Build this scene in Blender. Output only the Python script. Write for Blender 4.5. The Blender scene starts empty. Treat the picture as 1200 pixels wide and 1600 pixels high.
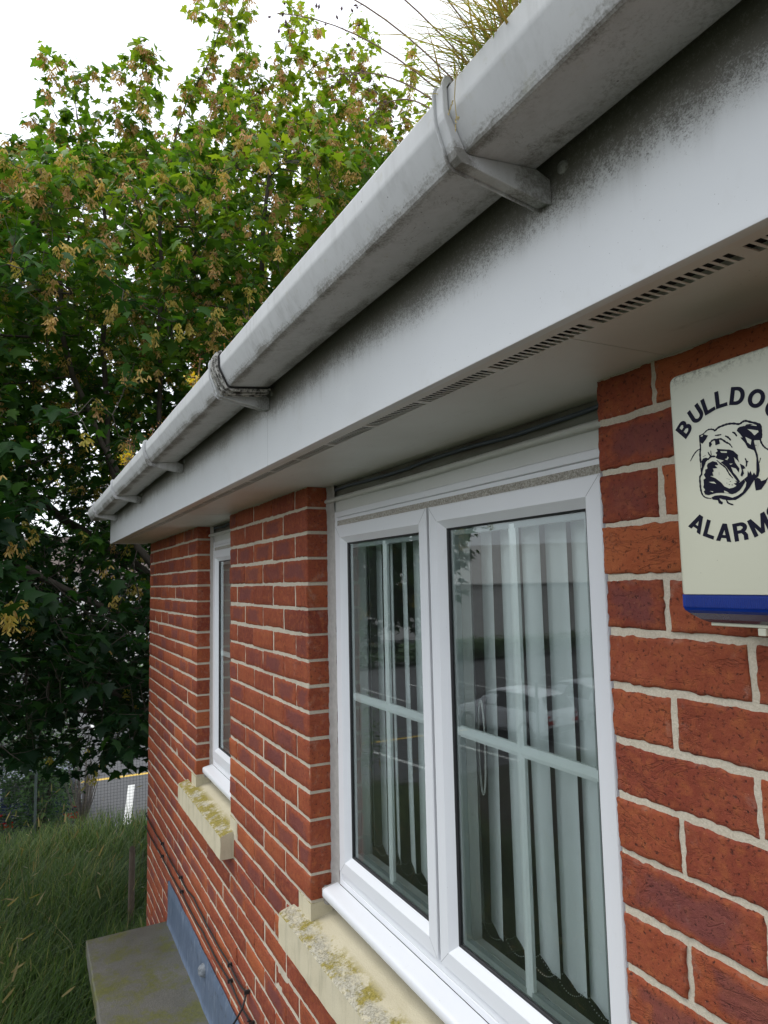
import bpy, bmesh, math, random
import numpy as np
from mathutils import Vector, Matrix, noise as mnoise
from mathutils.geometry import tessellate_polygon
R = math.radians
sc = bpy.context.scene
COL = sc.collection
rng = np.random.default_rng(7)
random.seed(7)

# ------------------------------------------------------------------ camera
CAMP = Vector((1.9677, -0.7413, 0.0023))
def make_camera():
    ya, pi_, ro = 0.4706, 0.0980, -0.0214
    fw = Vector((-math.cos(ya)*math.cos(pi_), math.sin(ya)*math.cos(pi_), math.sin(pi_)))
    r = fw.cross(Vector((0, 0, 1))).normalized()
    u = r.cross(fw)
    r2 = r*math.cos(ro) + u*math.sin(ro)
    u2 = -r*math.sin(ro) + u*math.cos(ro)
    cd = bpy.data.cameras.new('camera')
    cam = bpy.data.objects.new('camera', cd)
    COL.objects.link(cam)
    M = Matrix((r2, u2, -fw)).transposed().to_4x4()
    M.translation = CAMP
    cam.matrix_world = M
    cd.sensor_fit = 'HORIZONTAL'
    cd.sensor_width = 36.0
    cd.lens = 36.0*1099.5/1200.0
    cd.clip_start = 0.02
    cd.clip_end = 2000
    sc.camera = cam
make_camera()

# ------------------------------------------------------------------ light: bright overcast day
SUN_EL, SUN_AZ = R(58), R(215)
w = bpy.data.worlds.new("World"); sc.world = w; w.use_nodes = True
nt = w.node_tree; nt.nodes.clear()
wo = nt.nodes.new('ShaderNodeOutputWorld'); bg = nt.nodes.new('ShaderNodeBackground')
sky = nt.nodes.new('ShaderNodeTexSky'); sky.sky_type = 'NISHITA'; sky.sun_disc = False
sky.sun_elevation = SUN_EL; sky.sun_rotation = SUN_AZ
mx = nt.nodes.new('ShaderNodeMixRGB'); mx.inputs[0].default_value = 0.86
tc = nt.nodes.new('ShaderNodeTexCoord'); cn = nt.nodes.new('ShaderNodeTexNoise')
cn.inputs['Scale'].default_value = 2.2; cn.inputs['Detail'].default_value = 5
cr = nt.nodes.new('ShaderNodeValToRGB')
cr.color_ramp.elements[0].position = 0.3; cr.color_ramp.elements[0].color = (9.2, 9.7, 10.6, 1)
cr.color_ramp.elements[1].position = 0.7; cr.color_ramp.elements[1].color = (11.0, 11.3, 11.8, 1)
nt.links.new(tc.outputs['Generated'], cn.inputs['Vector'])
nt.links.new(cn.outputs['Fac'], cr.inputs['Fac'])
nt.links.new(sky.outputs['Color'], mx.inputs[1]); nt.links.new(cr.outputs['Color'], mx.inputs[2])
nt.links.new(mx.outputs['Color'], bg.inputs['Color'])
bg.inputs['Strength'].default_value = 0.1
nt.links.new(bg.outputs[0], wo.inputs['Surface'])

sd = bpy.data.lights.new('sun', 'SUN'); sd.energy = 0.9; sd.angle = R(25); sd.color = (1, 0.965, 0.91)
so = bpy.data.objects.new('sun', sd); COL.objects.link(so)
sdir = Vector((math.sin(SUN_AZ)*math.cos(SUN_EL), math.cos(SUN_AZ)*math.cos(SUN_EL), math.sin(SUN_EL)))
so.rotation_euler = (-sdir).to_track_quat('-Z', 'Y').to_euler()
so.location = (-5, -5, 12)

sc.view_settings.view_transform = 'Standard'
sc.view_settings.look = 'None'
sc.view_settings.exposure = 0.74
sc.view_settings.gamma = 1.0
sc.render.engine = 'CYCLES'
sc.cycles.max_bounces = 8
sc.cycles.transparent_max_bounces = 12
sc.render.resolution_x = 768; sc.render.resolution_y = 1024

# ------------------------------------------------------------------ object helpers
def tag(o, label=None, cat=None, group=None, kind=None):
    if label: o['label'] = label
    if cat: o['category'] = cat
    if group: o['group'] = group
    if kind: o['kind'] = kind
    return o
def empty(name, loc, label=None, cat=None, group=None, rz=0.0):
    o = bpy.data.objects.new(name, None); COL.objects.link(o)
    o.location = loc; o.rotation_euler = (0, 0, rz); o.empty_display_size = 0.1
    return tag(o, label, cat, group)
def wloc(o):
    l = Vector((0, 0, 0))
    while o is not None:
        l += Vector(o.location); o = o.parent
    return l
class MB:
    """collects vertices and faces of ONE mesh (world or local coordinates)"""
    def __init__(s): s.v = []; s.f = []; s.m = []; s.n = 0; s.a = []
    def add(s, V, F, mi=0, a=None):
        V = [tuple(p) for p in V]
        s.v += V; s.f += [tuple(i+s.n for i in f) for f in F]; s.m += [mi]*len(F)
        s.a += (a if a is not None else [(0, 0, 0)]*len(V)); s.n += len(V)
    def box(s, x0, x1, y0, y1, z0, z1, mi=0):
        V = [(x0,y0,z0),(x1,y0,z0),(x1,y1,z0),(x0,y1,z0),(x0,y0,z1),(x1,y0,z1),(x1,y1,z1),(x0,y1,z1)]
        s.add(V, [(0,3,2,1),(4,5,6,7),(0,1,5,4),(1,2,6,5),(2,3,7,6),(3,0,4,7)], mi)
    def prism(s, prof, x0, x1, mi=0, closed=True, caps=True, axis='x', n=1, jit=0):
        """profile of (y,z) points swept along x (or (x,z) along y, (x,y) along z)"""
        k = len(prof); V = []; F = []
        for j in range(n+1):
            t = x0+(x1-x0)*j/n
            for (a, b) in prof:
                if axis == 'x': V.append((t, a, b))
                elif axis == 'y': V.append((a, t, b))
                else: V.append((a, b, t))
        kk = k if closed else k-1
        for j in range(n):
            for i in range(kk):
                a = j*k+i; b = j*k+(i+1) % k
                F.append((a, b, b+k, a+k))
        if caps and closed: F += [tuple(range(k))[::-1], tuple(range(n*k, n*k+k))]
        s.add(V, F, mi)
    def tube(s, pts, r, seg=8, mi=0, cap=True):
        pts = [Vector(p) for p in pts]; V = []; F = []
        rs = r if isinstance(r, (list, tuple)) else [r]*len(pts)
        up = Vector((0, 0, 1)); prev = None
        for i, p in enumerate(pts):
            d = (pts[min(i+1, len(pts)-1)]-pts[max(i-1, 0)])
            if d.length < 1e-9: d = Vector((0, 0, 1))
            d.normalize()
            if prev is None:
                a = d.cross(up if abs(d.z) < .9 else Vector((1, 0, 0))).normalized()
            else:
                a = (prev-d*prev.dot(d))
                a = a.normalized() if a.length > 1e-6 else d.orthogonal().normalized()
            prev = a; b = d.cross(a)
            for k in range(seg):
                t = 2*math.pi*k/seg
                V.append(p+(a*math.cos(t)+b*math.sin(t))*rs[i])
        for i in range(len(pts)-1):
            for k in range(seg):
                F.append((i*seg+k, i*seg+(k+1) % seg, (i+1)*seg+(k+1) % seg, (i+1)*seg+k))
        if cap: F += [tuple(range(seg))[::-1], tuple(range((len(pts)-1)*seg, len(pts)*seg))]
        s.add(V, F, mi)
    def build(s, name, mats, parent=None, smooth=False, bevel=0, local=False, seg=2, attr=False, angle=40):
        me = bpy.data.meshes.new(name)
        me.from_pydata(s.v, [], s.f)
        mats = mats if isinstance(mats, (list, tuple)) else [mats]
        for m in mats: me.materials.append(m)
        me.polygons.foreach_set('material_index', s.m)
        if attr:
            at = me.attributes.new('bl', 'FLOAT_VECTOR', 'POINT')
            at.data.foreach_set('vector', np.array(s.a, dtype=np.float32).ravel())
        me.update()
        o = bpy.data.objects.new(name, me); COL.objects.link(o)
        if parent is not None:
            o.parent = parent
            if not local: o.location = -wloc(parent)
        if smooth:
            me.shade_smooth()
            if smooth == 'auto':
                me.set_sharp_from_angle(angle=R(angle))
        if bevel:
            b = o.modifiers.new('bevel', 'BEVEL'); b.width = bevel; b.segments = seg; b.limit_method = 'ANGLE'; b.angle_limit = R(35)
            b.harden_normals = False
        return o
def arr_mesh(name, V, F, mats, parent=None, attr=None, attrname='bl', smooth=False, matidx=None):
    """fast mesh from numpy arrays; F is (n,3) or (n,4)"""
    me = bpy.data.meshes.new(name)
    V = np.asarray(V, dtype=np.float32); F = np.asarray(F, dtype=np.int32); k = F.shape[1]
    me.vertices.add(len(V)); me.vertices.foreach_set('co', V.ravel())
    me.loops.add(F.size); me.loops.foreach_set('vertex_index', F.ravel())
    me.polygons.add(len(F)); me.polygons.foreach_set('loop_start', np.arange(0, F.size, k, dtype=np.int32))
    mats = mats if isinstance(mats, (list, tuple)) else [mats]
    for m in mats: me.materials.append(m)
    if matidx is not None: me.polygons.foreach_set('material_index', np.asarray(matidx, dtype=np.int32))
    me.update(calc_edges=True)
    if attr is not None:
        at = me.attributes.new(attrname, 'FLOAT_VECTOR', 'POINT')
        at.data.foreach_set('vector', np.asarray(attr, dtype=np.float32).ravel())
    if smooth: me.shade_smooth()
    o = bpy.data.objects.new(name, me); COL.objects.link(o)
    if parent is not None:
        o.parent = parent; o.location = -wloc(parent)
    return o

# ------------------------------------------------------------------ material helpers
class NT:
    def __init__(s, name):
        s.m = bpy.data.materials.new(name); s.m.use_nodes = True
        s.t = s.m.node_tree; s.b = s.t.nodes['Principled BSDF']; s.out = s.t.nodes['Material Output']
        s.g = s.t.nodes.new('ShaderNodeNewGeometry'); s.c = s.t.nodes.new('ShaderNodeTexCoord')
    def N(s, typ, **kw):
        n = s.t.nodes.new(typ)
        for k, v in kw.items(): setattr(n, k, v)
        return n
    def L(s, a, b): s.t.links.new(a, b)
    def pos(s, scale=(1, 1, 1), rot=(0, 0, 0)):
        mp = s.N('ShaderNodeMapping'); mp.inputs['Scale'].default_value = scale; mp.inputs['Rotation'].default_value = rot
        s.L(s.c.outputs['Object'], mp.inputs['Vector']); return mp.outputs[0]
    def noise(s, scale, detail=4, rough=.55, vec=None, dist=0, out='Fac'):
        n = s.N('ShaderNodeTexNoise'); n.inputs['Scale'].default_value = scale
        n.inputs['Detail'].default_value = detail; n.inputs['Roughness'].default_value = rough
        n.inputs['Distortion'].default_value = dist
        s.L(vec if vec is not None else s.c.outputs['Object'], n.inputs['Vector']); return n.outputs[out]
    def vor(s, scale, vec=None, feature='F1', out='Distance', rnd=1):
        n = s.N('ShaderNodeTexVoronoi'); n.feature = feature; n.inputs['Scale'].default_value = scale
        n.inputs['Randomness'].default_value = rnd
        s.L(vec if vec is not None else s.c.outputs['Object'], n.inputs['Vector']); return n.outputs[out]
    def ramp(s, fac, stops, interp='LINEAR'):
        n = s.N('ShaderNodeValToRGB'); n.color_ramp.interpolation = interp
        e = n.color_ramp.elements
        while len(e) < len(stops): e.new(0.5)
        for i, (p, c) in enumerate(stops):
            e[i].position = p; e[i].color = (c, c, c, 1) if isinstance(c, (int, float)) else (*c[:3], 1)
        s.L(fac, n.inputs[0]); return n.outputs[0]
    def map(s, v, a, b, c=0, d=1, smooth=False):
        n = s.N('ShaderNodeMapRange'); n.interpolation_type = 'SMOOTHSTEP' if smooth else 'LINEAR'
        for i, x in enumerate((a, b, c, d)): n.inputs[1+i].default_value = x
        s.L(v, n.inputs[0]); return n.outputs[0]
    def math(s, op, a, b=None, clamp=False):
        n = s.N('ShaderNodeMath', operation=op, use_clamp=clamp)
        for i, x in enumerate((a, b)):
            if x is None: continue
            if isinstance(x, (int, float)): n.inputs[i].default_value = x
            else: s.L(x, n.inputs[i])
        return n.outputs[0]
    def mix(s, f, a, b, mode='MIX'):
        n = s.N('ShaderNodeMixRGB', blend_type=mode)
        for i, x in enumerate((f, a, b)):
            if isinstance(x, (int, float)): n.inputs[i].default_value = x if i == 0 else (x, x, x, 1)
            elif isinstance(x, tuple): n.inputs[i].default_value = (*x[:3], 1)
            else: s.L(x, n.inputs[i])
        return n.outputs[0]
    def xyz(s, vec=None):
        n = s.N('ShaderNodeSeparateXYZ'); s.L(vec if vec is not None else s.c.outputs['Object'], n.inputs[0]); return n.outputs
    def bump(s, h, strength=.5, dist=.001, normal=None):
        n = s.N('ShaderNodeBump'); n.inputs['Strength'].default_value = strength; n.inputs['Distance'].default_value = dist
        s.L(h, n.inputs['Height'])
        if normal is not None: s.L(normal, n.inputs['Normal'])
        return n.outputs[0]
    def set(s, col=None, rough=None, normal=None, metal=None, spec=None, **kw):
        for k, v in (('Base Color', col), ('Roughness', rough), ('Normal', normal), ('Metallic', metal), ('Specular IOR Level', spec)):
            if v is None: continue
            if isinstance(v, (int, float)): s.b.inputs[k].default_value = v
            elif isinstance(v, tuple): s.b.inputs[k].default_value = (*v[:3], 1)
            else: s.L(v, s.b.inputs[k])
        for k, v in kw.items(): s.b.inputs[k].default_value = v
        return s.m
    def sepx(s, attr):
        a = s.N('ShaderNodeAttribute', attribute_name=attr); return s.xyz(a.outputs['Vector'])
def simple(name, col, rough=.5, metal=0, var=.12, scale=30, bump=0.0, spec=.5):
    n = NT(name); f = n.noise(scale, 4)
    d = tuple(c*(1-var) for c in col); e = tuple(min(1, c*(1+var)) for c in col)
    c = n.mix(f, d, e)
    nor = n.bump(n.noise(scale*6, 3), .4, bump) if bump else None
    return n.set(c, rough, nor, metal, spec)

# ---- brick: random tone per brick, purple kiss marks, creases, pits and grit
def mat_brick():
    n = NT('red_rustic_brick'); u, v, b = n.sepx('bl')
    base = n.ramp(b, [(0, (.210, .048, .026)), (.25, (.285, .068, .031)), (.5, (.335, .086, .034)), (.75, (.255, .058, .030)), (1, (.385, .108, .038))])
    n1 = n.noise(9, 5, .6)
    base = n.mix(n.map(n1, .35, .7), base, n.mix(1, base, (.80, .66, .66), 'MULTIPLY'))
    n2 = n.noise(55, 4, .6)
    base = n.mix(n.map(n2, .48, .70, 0, .65), base, (.37, .110, .036))
    # purple-grey fired patch in the middle of some bricks
    du = n.math('ABSOLUTE', n.math('SUBTRACT', u, .5)); dv = n.math('ABSOLUTE', n.math('SUBTRACT', v, .5))
    m = n.math('MAXIMUM', n.math('MULTIPLY', du, 2), n.math('MULTIPLY', dv, 2))
    m = n.math('ADD', m, n.math('MULTIPLY', n.math('SUBTRACT', n.noise(24, 4, .6), .5), 1.3))
    k = n.map(m, .45, .85, 1, 0, True)
    sel = n.map(n.math('FRACT', n.math('MULTIPLY', b, 7.31)), .42, .72, 0, .58, True)
    k = n.math('MULTIPLY', k, sel)
    base = n.mix(k, base, (.130, .045, .050))
    # pits and pale grit
    sp = n.vor(260, feature='F1')
    grit = n.map(sp, .10, .17, 1, 0); gsel = n.map(n.noise(90, 2), .58, .66)
    base = n.mix(n.math('MULTIPLY', n.math('MULTIPLY', grit, gsel), .55), base, (.55, .33, .22))
    pit = n.noise(170, 3, .7)
    base = n.mix(n.map(pit, .30, .43, .9, 0), base, (.045, .014, .010))
    ef = n.noise(3.2, 5, .65)
    base = n.mix(n.math('MULTIPLY', n.map(ef, .66, .78), n.map(n.noise(60, 3), .35, .7)), base, (.48, .33, .28))
    sm = n.math('MULTIPLY', n.map(m, .86, .99), n.map(n.noise(33, 5, .7), .52, .66, 0, .24))
    base = n.mix(sm, base, (.40, .30, .24))
    h1 = n.noise(8.5, 5, .60, vec=n.pos((1, 1, 2.2)), dist=.7)
    crease = n.map(n.math('ABSOLUTE', n.math('SUBTRACT', h1, .5)), 0, .022, 0, 1, True)
    h = n.math('ADD', n.math('MULTIPLY', crease, n.map(n.noise(7, 2), .42, .6, 0, .6)), n.math('MULTIPLY', n.noise(150, 6, .78), 1.3))
    h = n.math('ADD', h, n.math('MULTIPLY', n.map(pit, .25, .45), .8))
    base = n.mix(n.math('MULTIPLY', n.math('MULTIPLY', n.math('SUBTRACT', 1, crease), n.map(n.noise(7, 2), .45, .6)), .25), base, (.08, .02, .015))
    return n.set(base, .82, n.bump(h, .7, .0030), spec=.3)
def mat_mortar():
    n = NT('sandy_mortar')
    f = n.noise(14, 5, .6); g = n.noise(420, 3, .7)
    c = n.mix(f, (.52, .465, .365), (.65, .595, .49))
    c = n.mix(n.map(g, .3, .7), n.mix(1, c, (.74, .72, .69), 'MULTIPLY'), c)
    c = n.mix(n.map(n.noise(5, 5, .7), .56, .74, 0, .45), c, (.20, .18, .14))
    return n.set(c, .95, n.bump(n.math('ADD', g, n.math('MULTIPLY', n.noise(60, 4), 1.2)), .5, .0022), spec=.2)
def speck_mask(n, lo=.60, hi=.68, s=520):
    return n.map(n.noise(s, 3, .75), lo, hi)
def mat_fascia():
    n = NT('white_fascia_board'); x, y, z = n.xyz()
    c = n.mix(n.noise(4, 4), (.655, .67, .68), (.74, .755, .765))
    # chalky rub marks
    c = n.mix(n.math('MULTIPLY', n.map(n.noise(6, 6, .7, vec=n.pos((1, 1, 1.6))), .60, .66), n.map(n.noise(30, 4), .4, .6, 0, .5)), c, (.74, .76, .76))
    # black mould creeping down from behind the gutter, with a ragged speckled lower rim
    edge = n.math('ADD', z, n.math('MULTIPLY', n.math('SUBTRACT', n.noise(5, 5, .65, vec=n.pos((1, 1, .45))), .5), -.085))
    k = n.map(edge, .362, .440, 0, 1)
    gr = n.noise(480, 3, .85); gr2 = n.noise(150, 4, .75)
    th = n.math('ADD', n.math('MULTIPLY', gr, .6), n.math('MULTIPLY', gr2, .4))
    d = n.map(n.math('ADD', k, n.math('MULTIPLY', n.math('SUBTRACT', th, .5), 3.4)), .46, .92)
    d = n.math('MULTIPLY', d, n.map(edge, .370, .400))
    run = n.math('ADD', z, n.math('ADD', n.math('MULTIPLY', n.math('SUBTRACT', n.noise(26, 4, .7, vec=n.pos((1, 1, .07))), .5), .11), n.math('MULTIPLY', n.math('SUBTRACT', n.noise(3, 3), .5), .06)))
    c = n.mix(n.math('MULTIPLY', n.map(run, .365, .460, 0, 1, True), .52), c, (.17, .155, .13))
    c = n.mix(n.math('MULTIPLY', n.map(n.noise(3.4, 6, .7, dist=1.5), .54, .68, 0, .20), n.map(n.noise(50, 3), .3, .6)), c, (.47, .45, .40))
    c = n.mix(n.math('MULTIPLY', d, .82), c, n.mix(n.noise(40, 3), (.030, .027, .028), (.085, .070, .055)))
    c = n.mix(n.map(edge, .36, .45, 0, .30, True), c, (.30, .29, .24))
    # scattered dots, hair scratches
    c = n.mix(n.math('MULTIPLY', n.map(n.vor(150), .045, .085, 1, 0), n.map(n.noise(13, 3), .46, .56, 0, .8)), c, (.13, .12, .11))
    c = n.mix(n.math('MULTIPLY', n.map(n.noise(22, 3, vec=n.pos((.5, 1, 3))), .62, .75), n.map(n.noise(300, 2, vec=n.pos((1, 1, .12))), .58, .66, 0, .25)), c, (.30, .29, .26))
    return n.set(c, .32, n.bump(n.noise(6, 2), .12, .002), spec=.5)
def mat_gutter():
    n = NT('weathered_white_gutter'); x, y, z = n.xyz()
    c = n.mix(n.noise(7, 5), (.48, .49, .49), (.60, .61, .61))
    # fine vertical rain streaks of grey grime over the front
    st = n.noise(60, 5, .7, vec=n.pos((1, 1, .16))); st2 = n.noise(9, 4, .6, vec=n.pos((1, 1, .4)))
    c = n.mix(n.math('MULTIPLY', n.map(st, .44, .7), n.map(st2, .4, .65, .08, .42)), c, (.26, .26, .245))
    ze = n.math('ADD', z, n.math('MULTIPLY', n.math('SUBTRACT', n.noise(12, 4, .6), .5), .020))
    # dark algae band along the lower corner and the front half of the underside
    band = n.map(n.math('ABSOLUTE', n.math('SUBTRACT', ze, .4585)), .0, .012, 1, 0, True)
    und = n.map(ze, .4555, .4585, 1, 0)
    ye = n.math('ADD', y, n.math('MULTIPLY', n.math('SUBTRACT', n.noise(15, 4), .5), .04))
    front = n.map(ye, -.315, -.342, 0, 1, True)
    back = n.map(ye, -.278, -.262, 0, 1, True)
    gr = n.noise(240, 5, .78); dens = n.noise(8, 4, .6)
    k = n.math('MAXIMUM', n.math('MULTIPLY', band, .60), n.math('MULTIPLY', und, n.math('ADD', n.math('MULTIPLY', n.math('MAXIMUM', front, n.math('MULTIPLY', back, .8)), .62), .30)))
    k = n.math('MULTIPLY', k, n.map(dens, .3, .62, .45, 1.1))
    d = n.map(n.math('ADD', k, n.math('MULTIPLY', n.math('SUBTRACT', gr, .5), 1.5)), .36, .88)
    c = n.mix(n.math('MULTIPLY', d, .78), c, n.mix(n.noise(30, 3), (.085, .078, .062), (.15, .135, .10)))
    # crawling hairline scratches underneath
    wv = n.noise(11, 4, .6, dist=2.5)
    hair = n.map(n.math('ABSOLUTE', n.math('SUBTRACT', wv, .5)), 0, .006, 1, 0)
    hair = n.math('MULTIPLY', hair, n.math('MULTIPLY', und, n.map(n.noise(16, 2), .5, .62, 0, .7)))
    c = n.mix(hair, c, (.10, .09, .07))
    c = n.mix(n.math('MULTIPLY', n.map(n.vor(70), .05, .1, 1, 0), n.map(n.noise(19, 2), .55, .6, 0, .85)), c, (.08, .07, .06))
    c = n.mix(n.map(n.noise(40, 5, .7), .6, .7, 0, .25), c, (.36, .35, .22))
    return n.set(c, .62, n.bump(n.math('ADD', n.noise(5, 2), n.math('MULTIPLY', gr, .06)), .25, .003), spec=.35)
def mat_soffit():
    n = NT('off_white_soffit_board')
    c = n.mix(n.noise(5, 4), (.68, .665, .64), (.77, .755, .73))
    c = n.mix(n.map(n.noise(2.2, 5, .6), .45, .7, 0, .30), c, (.42, .38, .31))
    s = n.noise(28, 5, .75, vec=n.pos((.25, 1.4, 1), (0, 0, .3)))
    c = n.mix(n.map(s, .60, .74, 0, .40), c, (.30, .27, .23))
    c = n.mix(n.math('MULTIPLY', n.map(n.vor(120), .05, .09, 1, 0), n.map(n.noise(15, 3), .5, .6, 0, .7)), c, (.12, .1, .09))
    return n.set(c, .42, n.bump(n.noise(9, 2), .1, .002))
def mat_upvc(name='white_window_plastic', a=(.68, .695, .72), b=(.73, .745, .765)):
    n = NT(name)
    c = n.mix(n.noise(3, 4), a, b)
    c = n.mix(n.math('MULTIPLY', n.map(n.vor(60), .03, .06, 1, 0), n.map(n.noise(9, 3), .55, .62, 0, .6)), c, (.2, .19, .17))
    c = n.mix(n.map(n.noise(18, 6, .75), .62, .80, 0, .25), c, (.45, .43, .38))
    return n.set(c, .28, n.bump(n.noise(10, 2), .08, .001), spec=.5)
def mat_stone():
    n = NT('cream_stone_sill'); x, y, z = n.xyz(); nx, ny, nz = n.xyz(n.g.outputs['Normal'])
    c = n.mix(n.noise(11, 5, .6), (.48, .43, .30), (.59, .54, .40))
    c = n.mix(n.map(n.noise(420, 2, .7), .55, .7, 0, .35), c, (.33, .28, .18))
    # lichen, only where rain settles: the upper faces
    up = n.map(n.math('ADD', nz, n.math('MULTIPLY', n.math('SUBTRACT', n.noise(30, 4), .5), .4)), .45, .7)
    yy = n.map(n.math('ADD', y, n.math('MULTIPLY', n.math('SUBTRACT', n.noise(14, 4), .5), .05)), .012, -.012)
    big = n.noise(13, 6, .72); fine = n.noise(200, 5, .78); med = n.noise(60, 5, .75)
    a = n.math('MULTIPLY', n.math('MULTIPLY', up, yy), n.map(med, .36, .50))
    c = n.mix(n.math('MULTIPLY', a, .9), c, n.mix(n.map(fine, .35, .62), (.13, .12, .085), (.50, .475, .39)))
    mo = n.math('MULTIPLY', n.math('MULTIPLY', up, n.map(y, .03, .005)), n.map(n.math('ADD', big, n.math('ADD', n.math('MULTIPLY', med, .35), n.map(x, -.9, -.7, .07, 0))), .645, .745))
    c = n.mix(n.math('MULTIPLY', mo, .92), c, n.mix(n.map(fine, .3, .65), (.10, .088, .018), (.36, .29, .050)))
    st = n.math('MULTIPLY', n.math('SUBTRACT', 1, up), n.map(n.noise(22, 4, .7, vec=n.pos((1, 1, .18))), .50, .75, 0, .5))
    c = n.mix(st, c, (.22, .21, .15))
    return n.set(c, .92, n.bump(n.math('ADD', n.math('MULTIPLY', a, n.math('MULTIPLY', fine, 1.5)), n.noise(260, 3)), .6, .0014), spec=.2)
def mat_concrete():
    n = NT('mossy_concrete'); x, y, z = n.xyz()
    c = n.mix(n.noise(6, 5, .6), (.060, .060, .052), (.125, .122, .11))
    c = n.mix(n.map(n.noise(180, 4, .8), .45, .65), c, n.mix(1, c, (1.5, 1.5, 1.45), 'MULTIPLY'))
    mo = n.math('ADD', n.noise(5, 6, .7), n.math('MULTIPLY', n.noise(34, 5, .75), .4))
    c = n.mix(n.math('MULTIPLY', n.map(mo, .66, .80), .9), c, n.mix(n.noise(80, 4), (.045, .055, .014), (.15, .15, .035)))
    w_ = n.map(n.noise(3.1, 3), .40, .60)
    c = n.mix(n.math('MULTIPLY', w_, .25), c, (.08, .08, .055))
    return n.set(c, n.map(n.noise(4, 3), .3, .7, .45, .9), n.bump(n.noise(120, 5, .7), .6, .004), spec=.35)
def mat_lead():
    n = NT('lead_flashing'); 
    c = n.mix(n.noise(14, 5, .7, vec=n.pos((1, 1, .18))), (.055, .085, .14), (.14, .185, .26))
    c = n.mix(n.map(n.noise(50, 4, .7, vec=n.pos((1, 1, .2))), .55, .75, 0, .6), c, (.32, .36, .42))
    c = n.mix(n.map(n.noise(25, 4, .7), .6, .75, 0, .7), c, (.05, .06, .075))
    return n.set(c, .55, n.bump(n.noise(18, 3), .5, .006), .25)
def mat_glass():
    n = NT('window_glass'); t = n.t
    fr = n.N('ShaderNodeFresnel'); fr.inputs['IOR'].default_value = 1.62
    tr = n.N('ShaderNodeBsdfTransparent'); tr.inputs['Color'].default_value = (.93, .97, .96, 1)
    gl = n.N('ShaderNodeBsdfGlossy'); gl.inputs['Roughness'].default_value = .004; gl.inputs['Color'].default_value = (.95, 1, 1, 1)
    mxx = n.N('ShaderNodeMixShader')
    f = n.math('MULTIPLY', fr.outputs[0], 1.35, True)
    n.L(f, mxx.inputs[0]); n.L(tr.outputs[0], mxx.inputs[1]); n.L(gl.outputs[0], mxx.inputs[2])
    di = n.N('ShaderNodeBsdfDiffuse'); di.inputs['Color'].default_value = (.6, .62, .6, 1)
    m2 = n.N('ShaderNodeMixShader')
    dust = n.math('ADD', n.math('MULTIPLY', n.map(n.vor(90), .03, .05, 1, 0), n.map(n.noise(11, 2), .5, .6, 0, .30)), .012)
    n.L(dust, m2.inputs[0]); n.L(mxx.outputs[0], m2.inputs[1]); n.L(di.outputs[0], m2.inputs[2])
    n.L(m2.outputs[0], n.out.inputs['Surface'])
    return n.m
def leafmat(name, stops, trans=.45, rough=.5, spec=.35):
    n = NT(name); a, b, c_ = n.sepx('bl')
    c = n.ramp(a, stops)
    c = n.mix(n.map(n.noise(9, 3), .3, .7, 0, .35), c, n.mix(1, c, (.55, .62, .6), 'MULTIPLY'))
    c = n.mix(n.math('MULTIPLY', b, .25), c, n.mix(1, c, (1.35, 1.25, .8), 'MULTIPLY'))
    n.set(c, rough, None, None, spec)
    tl = n.N('ShaderNodeBsdfTranslucent'); n.L(n.mix(1, c, (1.25, 1.25, .45), 'MULTIPLY'), tl.inputs['Color'])
    ms = n.N('ShaderNodeMixShader'); ms.inputs[0].default_value = trans
    n.L(n.b.outputs[0], ms.inputs[1]); n.L(tl.outputs[0], ms.inputs[2]); n.L(ms.outputs[0], n.out.inputs['Surface'])
    return n.m

M = {}
M['brick'] = mat_brick(); M['mortar'] = mat_mortar(); M['fascia'] = mat_fascia(); M['gutter'] = mat_gutter()
M['soffit'] = mat_soffit(); M['upvc'] = mat_upvc(); M['stone'] = mat_stone(); M['concrete'] = mat_concrete()
M['lead'] = mat_lead(); M['glass'] = mat_glass()
M['upvc_old'] = mat_upvc('aged_window_trim', (.52, .53, .50), (.62, .63, .60))
M['gasket'] = simple('black_rubber', (.012, .012, .014), .5)
M['spacer'] = simple('glazing_spacer', (.34, .38, .37), .35)
M['bar'] = simple('white_glazing_bar', (.84, .88, .86), .4, var=.03)
M['slat'] = simple('pale_green_blind_fabric', (.76, .81, .80), .8, var=.06, scale=12, bump=.0006)
M['chain'] = simple('bead_chain', (.55, .56, .54), .4)
M['dark'] = simple('painted_slot_shade', (.01, .01, .012), .9)  # near-black colour standing in for shade behind the vent slots
M['grime'] = simple('black_grime', (.022, .020, .019), .9, var=.5, scale=80, bump=.002)
M['sealant'] = simple('weathered_sealant', (.40, .385, .36), .8, var=.3, scale=60, bump=.001)
M['plaster'] = simple('interior_plaster', (.35, .34, .31), .9)
M['carpet'] = simple('interior_floor', (.06, .055, .05), .95)
M['tile'] = simple('roof_tile', (.10, .075, .065), .85, var=.3, scale=8, bump=.004)
M['cable'] = simple('black_cable', (.012, .012, .013), .55)
M['wood'] = simple('grey_weathered_timber', (.10, .075, .055), .9, var=.4, scale=20, bump=.004)
M['galv'] = simple('grey_green_fence_steel', (.13, .17, .16), .5, .3, var=.15)
M['wire'] = simple('dark_fence_wire', (.045, .055, .055), .5, .3)
M['ink'] = simple('navy_print', (.008, .008, .020), .7, var=.1, spec=.15)
M['cream'] = None
M['seam'] = simple('joint_line_seam', (.33, .34, .35), .8)
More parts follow.
